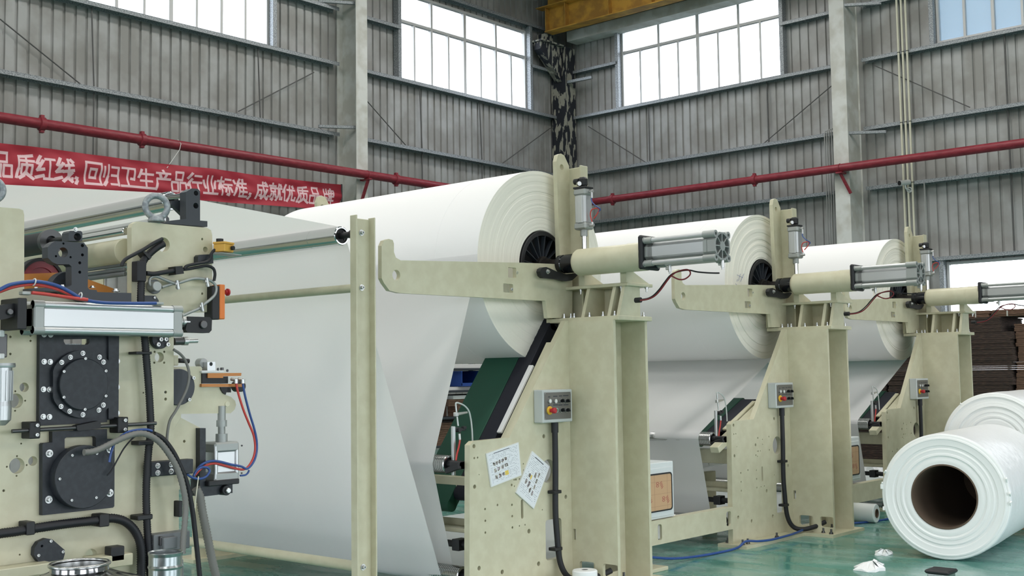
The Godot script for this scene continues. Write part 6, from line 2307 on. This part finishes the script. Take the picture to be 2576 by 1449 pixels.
func build_yard() -> void:
	var a := deg_to_rad(82.5)
	lying_roll("big white paper roll lying on the green floor with an open dark core", Vector3(-3.815, 0.526, -9.73), a, 0.525, 0.262, 1.85, 3)
	lying_roll("white paper roll raised on a pallet behind the roll with the open core", Vector3(-4.1, 0.85, -11.8), a, 0.5, 0.16, 1.6, 8)
	var t := thing("pallet", "wooden pallet under the raised paper roll", "pallet", Vector3(-4.2, 0, -12.6))
	for k in 5:
		var mb := MB.new()
		mb.span(Vector3(-0.5 + 0.22 * k, 0.32, -0.6), Vector3(-0.36 + 0.22 * k, 0.346, 0.6))
		obj("board", mb, "wood_pallet", t)
	for k in 3:
		var mb := MB.new()
		mb.span(Vector3(-0.5, 0.0, -0.6 + 0.55 * k), Vector3(0.52, 0.32, -0.5 + 0.55 * k))
		obj("bearer", mb, "wood_pallet", t)
	# film roll on the floor behind the second stand
	var f0 := Vector3(-5.29, 0.1, -11.66)
	t = thing("film_roll", "small roll of clear stretch film lying by the stand's base plate", "film roll", Vector3(-5.5, 0, -11.75))
	var fd := Vector3(-0.9, 0, 0.05).normalized()
	var mb2 := MB.new(t.position)
	mb2.lathe(f0, fd, [[0.0, 0.045], [0.0, 0.092], [0.006, 0.098], [0.5, 0.1], [0.5, 0.05]], 32, false, false)
	obj("film", mb2, "film", t)
	mb2 = MB.new(t.position)
	mb2.pipe(f0 - fd * 0.006, f0 + fd * 0.5, 0.047, 0.04, 24)
	obj("core_tube", mb2, "core_board", t)
	# scraps of paper
	var rng := RandomNumberGenerator.new()
	rng.seed = 5
	for q in [[-4.12, -8.95, 0.17, "crumpled white paper scrap on the floor, the one with two holes"], [-4.36, -9.72, 0.1, "small flat white paper scrap on the floor by the big roll"]]:
		var p := Vector3(q[0], 0.0, q[1])
		var mb := MB.new(p)
		var n := 14
		var ring := []
		for k in n:
			var ang := TAU * k / n
			var rr: float = q[2] * rng.randf_range(0.45, 1.0)
			ring.append(p + Vector3(cos(ang) * rr * 0.9, rng.randf_range(0.004, 0.03), sin(ang) * rr))
		var mid := p + Vector3(0.01, 0.055 * q[2] / 0.13, 0.0)
		for k in n:
			var b0: Vector3 = ring[k]
			var b1: Vector3 = ring[(k + 1) % n]
			var m0 := b0.lerp(mid, 0.5) + Vector3(0, rng.randf_range(-0.02, 0.03), 0)
			var m1 := b1.lerp(mid, 0.5) + Vector3(0, 0.01, 0)
			for tr in [[b0, b1, m1], [b0, m1, m0], [m0, m1, mid]]:
				var nn: Vector3 = (tr[1] - tr[0]).cross(tr[2] - tr[0]).normalized()
				if nn.y < 0.0:
					nn = -nn
				mb.tri(tr[0], tr[1], tr[2], nn, nn, nn)
		for k in n:
			var b0: Vector3 = ring[k]
			var b1: Vector3 = ring[(k + 1) % n]
			mb.quad(b0, b1, Vector3(b1.x, 0.001, b1.z), Vector3(b0.x, 0.001, b0.z), (b0 - p).normalized())
		solo("paper_scrap", mb, "scrap", q[3], "paper scrap", p, "paper scraps on the floor")
	# capped steel leg near the frame's edge
	t = thing("capped_post", "short square steel leg with a black plastic cap on the floor", "post", Vector3(-3.35, 0, -8.43))
	mb2 = MB.new()
	mb2.span(Vector3(-0.075, 0.0, -0.075), Vector3(0.075, 0.125, 0.075), 0.006)
	obj("leg", mb2, "chrome_dull", t)
	mb2 = MB.new()
	mb2.span(Vector3(-0.09, 0.122, -0.09), Vector3(0.09, 0.15, 0.09), 0.01)
	obj("top_cap", mb2, "black", t)
	# white roll standing at the foot of the first post
	var wp := Vector3(-5.33, 0.0, -6.78)
	t = thing("toilet_roll", "small white paper roll standing at the foot of the first post", "paper roll", wp)
	mb2 = MB.new()
	mb2.lathe(Vector3.ZERO, Vector3.UP, [[0.0, 0.092], [0.16, 0.092], [0.168, 0.086], [0.17, 0.026], [0.1, 0.024], [0.1, 0.0]], 36, true, false)
	obj("paper_body", mb2, "paper", t)
	mb2 = MB.new()
	mb2.pipe(Vector3(0, 0.1, 0), Vector3(0, 0.169, 0), 0.026, 0.022, 20)
	obj("core_tube", mb2, "grey_hose", t)
	# notices on the first side plate
	notice("tilted paper notice with rows of small photos and a yellow patch", [657, 210, 985, 95, 1015, 430, 708, 550], draw_notice(11, [[40, 70, 26, 26], [68, 68, 26, 26], [96, 66, 26, 26], [124, 64, 26, 26], [154, 60, 26, 26], [40, 112, 28, 28], [76, 110, 28, 28], [112, 106, 32, 28], [150, 104, 36, 26], [42, 158, 28, 28], [80, 156, 28, 30], [116, 156, 28, 26]], [146, 154, 36, 30]), "notice_print_first")
	notice("paper notice turned on its side with a strip of dark photos", [1125, 183, 1300, 340, 1140, 770, 958, 605], draw_notice(12, [[60, 90, 34, 26], [50, 128, 36, 28], [96, 128, 36, 34], [140, 70, 34, 28], [190, 60, 26, 26], [190, 92, 26, 26], [190, 124, 26, 26], [190, 156, 26, 26], [140, 150, 30, 30]], [98, 96, 20, 22]), "notice_print_second")
	cabinet("light grey cabinet with a brown film covered window, on the tie beam", -7.75, -8.42, 0.37, 0.84)
	cabinet("light grey cabinet whose film covered window stands beside the white plastic heap", -11.3, -12.05, 0.4, 0.87)
	# blue cable along the floor between the first two stands
	mb2 = MB.new()
	mb2.tube(MB.smooth([Vector3(-5.55, 0.1, -7.9), Vector3(-5.54, 0.05, -8.2), Vector3(-5.53, 0.025, -8.5), Vector3(-5.52, 0.012, -8.9), Vector3(-5.5, 0.02, -9.2), Vector3(-5.5, 0.06, -9.36), Vector3(-5.45, 0.05, -9.5), Vector3(-5.43, 0.042, -9.7), Vector3(-5.43, 0.045, -10.0), Vector3(-5.44, 0.05, -10.2), Vector3(-5.46, 0.055, -10.36)], 6), 0.011, 10)
	solo("blue_cable", mb2, "blue_hose", "blue cable lying along the cream tie beam and base plate", "cable", Vector3(-5.5, 0, -9.2))
	mb2 = MB.new()
	mb2.tube(MB.smooth([Vector3(-5.45, 0.05, -11.1), Vector3(-5.4, 0.012, -11.5), Vector3(-5.3, 0.012, -12.0), Vector3(-5.35, 0.05, -12.5), Vector3(-5.5, 0.12, -12.7)], 6), 0.012, 10)
	solo("blue_cable", mb2, "blue_hose", "blue cable on the floor behind the clear film roll", "cable", Vector3(-5.4, 0, -11.8))
	# stacked flat cartons behind the third stand: shaded side dark, lit corner lighter by colour
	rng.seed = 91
	var lab := "bundle of flat dark brown cartons, shade included in their tone, in the tall stack behind the third stand"
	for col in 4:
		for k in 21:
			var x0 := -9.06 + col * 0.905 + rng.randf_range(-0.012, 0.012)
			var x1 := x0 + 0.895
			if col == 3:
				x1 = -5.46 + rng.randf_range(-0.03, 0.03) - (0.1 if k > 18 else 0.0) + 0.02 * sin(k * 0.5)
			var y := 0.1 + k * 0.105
			bundle(lab, "flat cartons behind the third stand", Vector3(x0, y, -16.5 + rng.randf_range(-0.02, 0.02)), Vector3(x1, y + 0.103, -17.5), "cardboard_dark_shaded", 4)
	for k in 20:  # plain cardboard tone stands for the lit side of the stack
		var y := 0.1 + k * 0.105
		var jx := 0.02 * sin(k * 0.9) + rng.randf_range(-0.012, 0.012)
		bundle("bundle of flat brown cartons toned as the lit side at the corner of the tall stack", "lit side brown cartons at the stack's corner", Vector3(-5.44 + jx, y, -16.62), Vector3(-4.7 + jx, y + 0.103, -17.5), "cardboard", 4)
	for q in [[-6.5, -5.75], [-5.72, -5.0]]:
		bundle("strapped bundle of flat brown cartons on top of the tall stack", "strapped cartons on the stack", Vector3(q[0], 2.306, -16.55), Vector3(q[1], 2.4, -17.4), "cardboard", 4, true)
	t = thing("pallet", "long wooden pallet under the tall stack of cartons", "pallet", Vector3(-6.9, 0, -17.0))
	mb2 = MB.new()
	mb2.span(Vector3(-2.2, 0.075, -0.55), Vector3(2.25, 0.1, 0.52))
	obj("deck", mb2, "wood_pallet", t)
	for k in 5:
		mb2 = MB.new()
		mb2.span(Vector3(-2.2 + k * 1.07, 0.0, -0.55), Vector3(-2.05 + k * 1.07, 0.075, 0.52))
		obj("bearer", mb2, "wood_pallet", t)
	# goods seen under the first roll: cartons, boards and a blue crate on a rack
	t = thing("storage_rack", "dark storage rack behind the machines holding boards and a blue crate", "rack", Vector3(-12.3, 0, -12.5))
	for x in [-0.55, 0.45]:
		for z in [-1.0, 1.0]:
			mb2 = MB.new()
			mb2.span(Vector3(x - 0.03, 0, z - 0.03), Vector3(x + 0.03, 1.95, z + 0.03))
			obj("upright", mb2, "charcoal", t)
	for y in [0.6, 1.0, 1.38, 1.7]:
		mb2 = MB.new()
		mb2.span(Vector3(-0.6, y - 0.03, -1.05), Vector3(0.5, y, 1.05))
		obj("shelf", mb2, "charcoal", t)
	for q in [[1.0, 0.15, -0.9, 0.3, 0], [1.15, 0.1, -0.2, 0.5, 0], [0.6, 0.32, -0.8, 0.9, 0], [1.7, 0.06, -0.9, 0.9, 1], [1.38, 0.05, -0.3, 0.98, 1], [1.25, 0.055, -0.95, 0.4, 1]]:
		var pa := Vector3(-12.3 - 0.5, q[0], -12.5 + q[3])
		var pb := Vector3(-12.3 + 0.42, q[0] + q[1], -12.5 + q[2])
		if q[4] == 0:
			bundle("bundle of brown cartons lying on the dark storage rack", "cartons on the storage rack", pa, pb, "cardboard", maxi(3, int(q[1] / 0.03)), true)
		else:
			var mb := MB.new()
			mb.span(pa, pb, 0.004)
			solo("white_board", mb, "white_strip", "pale flat board lying on the dark storage rack", "board", Vector3(-12.3, q[0], -12.5), "boards on the storage rack")
	var cp := Vector3(-12.0, 1.435, -12.42)
	t = thing("plastic_crate", "open blue plastic crate on the storage rack", "crate", cp)
	mb2 = MB.new()
	mb2.span(Vector3(-0.25, 0.0, -0.22), Vector3(0.2, 0.012, 0.22))
	mb2.span(Vector3(-0.25, 0.012, -0.22), Vector3(-0.238, 0.22, 0.22))
	mb2.span(Vector3(-0.25, 0.012, -0.22), Vector3(0.2, 0.22, -0.208))
	mb2.span(Vector3(-0.25, 0.012, 0.208), Vector3(0.2, 0.22, 0.22))
	mb2.span(Vector3(0.188, 0.012, -0.22), Vector3(0.2, 0.05, 0.22))
	mb2.span(Vector3(-0.26, 0.2, -0.23), Vector3(0.21, 0.225, -0.215))
	mb2.span(Vector3(-0.26, 0.2, 0.215), Vector3(0.21, 0.225, 0.23))
	obj("shell", mb2, "blue_crate", t)
	# heap of white plastic sheet and wrapped packs on the floor behind the second stand
	var hp := Vector3(-7.6, 0, -16.05)
	var hm := MB.new(hp)
	var nx := 26
	var nz := 14
	var fn := FastNoiseLite.new()
	fn.seed = 4
	fn.frequency = 2.4
	var hh := func(i: int, j: int) -> Vector3:
		var u := float(i) / nx
		var w := float(j) / nz
		var e := sin(PI * u) * sin(PI * w)
		return hp + Vector3(lerpf(-0.75, 0.75, u), maxf(0.0, pow(e, 0.5) * (0.26 + 0.16 * fn.get_noise_2d(u * 2.0, w * 2.0) + 0.05 * fn.get_noise_2d(u * 7.0, w * 7.0))), lerpf(0.35, -0.35, w))
	for i in nx:
		for j in nz:
			var q0: Vector3 = hh.call(i, j)
			var q1: Vector3 = hh.call(i + 1, j)
			var q2: Vector3 = hh.call(i + 1, j + 1)
			var q3: Vector3 = hh.call(i, j + 1)
			var n0 := (q1 - q0).cross(q3 - q0).normalized()
			if n0.y < 0.0:
				n0 = -n0
			hm.quad(q0, q1, q2, q3, n0)
	solo("plastic_sheet", hm, "scrap", "heap of crumpled white plastic sheet on the floor by the cartons", "plastic sheet", hp)
	for q in [[Vector3(-6.75, 0.45, -10.35), "clear film wrapped pack leaning under the cross beam of the second stand"], [Vector3(-6.95, 0.45, -13.7), "clear film wrapped pack under the cross beam of the third stand"]]:
		var p: Vector3 = q[0]
		t = thing("wrapped_pack", q[1], "pack", Vector3(p.x, 0.0, p.z))
		var mb := MB.new(t.position)
		mb.box(p + Vector3(0.0, 0.2, 0), Vector3(0.7, 0.17, 0.3), Basis(Vector3.BACK, 0.22))
		obj("wrap", mb, "film", t)
		mb = MB.new(t.position)
		mb.box(p + Vector3(0.02, 0.215, 0.0), Vector3(0.66, 0.03, 0.31), Basis(Vector3.BACK, 0.22))
		obj("label_strip", mb, "grey_plastic", t)
		for s in [-0.25, 0.25]:
			mb = MB.new(t.position)
			mb.span(Vector3(p.x + s - 0.03, 0.0, p.z - 0.1), Vector3(p.x + s + 0.03, 0.52 + s * 0.22, p.z + 0.1))
			obj("trestle_leg", mb, "cream", t)
	# steel drum with a funnel lid, and a short duct, in front of the embossing unit
	var fp := Vector3(-4.6, 0, -2.46)
	t = thing("steel_drum", "shiny steel drum with an open cone shaped lid in front of the machine", "drum", fp)
	mb2 = MB.new()
	mb2.lathe(Vector3(0, 0.0, 0), Vector3.UP, [[0.0, 0.34], [0.66, 0.34], [0.665, 0.365], [0.7, 0.37], [0.715, 0.36]], 56, true, false)
	obj("drum_body", mb2, "mirror_steel", t)
	mb2 = MB.new()
	mb2.lathe(Vector3(0, 0.0, 0), Vector3.UP, [[0.715, 0.36], [0.74, 0.33], [0.8, 0.15], [0.815, 0.117], [0.835, 0.115]], 56, false, false)
	obj("cone_lid", mb2, "mirror_steel", t)
	mb2 = MB.new()
	mb2.torus(Vector3(0, 0.84, 0), Vector3.UP, 0.117, 0.008, 48, 10)
	mb2.lathe(Vector3(0, 0, 0), Vector3.UP, [[0.84, 0.112], [0.79, 0.108], [0.62, 0.108]], 40, false, false)
	obj("rim", mb2, "chrome_dull", t)
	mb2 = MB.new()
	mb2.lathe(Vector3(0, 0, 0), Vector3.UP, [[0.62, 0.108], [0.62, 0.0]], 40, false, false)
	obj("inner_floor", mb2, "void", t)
	var dp := Vector3(-4.98, 0, -3.1)
	t = thing("duct_stub", "short galvanised duct stub with beaded rim beside the steel drum", "duct", dp)
	mb2 = MB.new()
	mb2.lathe(Vector3.ZERO, Vector3.UP, [[0.0, 0.078], [0.62, 0.078], [0.63, 0.084], [0.64, 0.078], [0.7, 0.078], [0.71, 0.083], [0.72, 0.078], [0.76, 0.078], [0.775, 0.082], [0.78, 0.08], [0.775, 0.074], [0.3, 0.074], [0.3, 0.0]], 40, true, false)
	obj("pipe", mb2, "galv_duct", t)
	mb2 = MB.new()
	mb2.cyl(Vector3(-0.05, 0.0, -0.12), Vector3(-0.06, 0.72, -0.1), 0.03, 12)
	obj("support_leg", mb2, "grey_plastic", t)
	# black corrugated hose end beside the duct
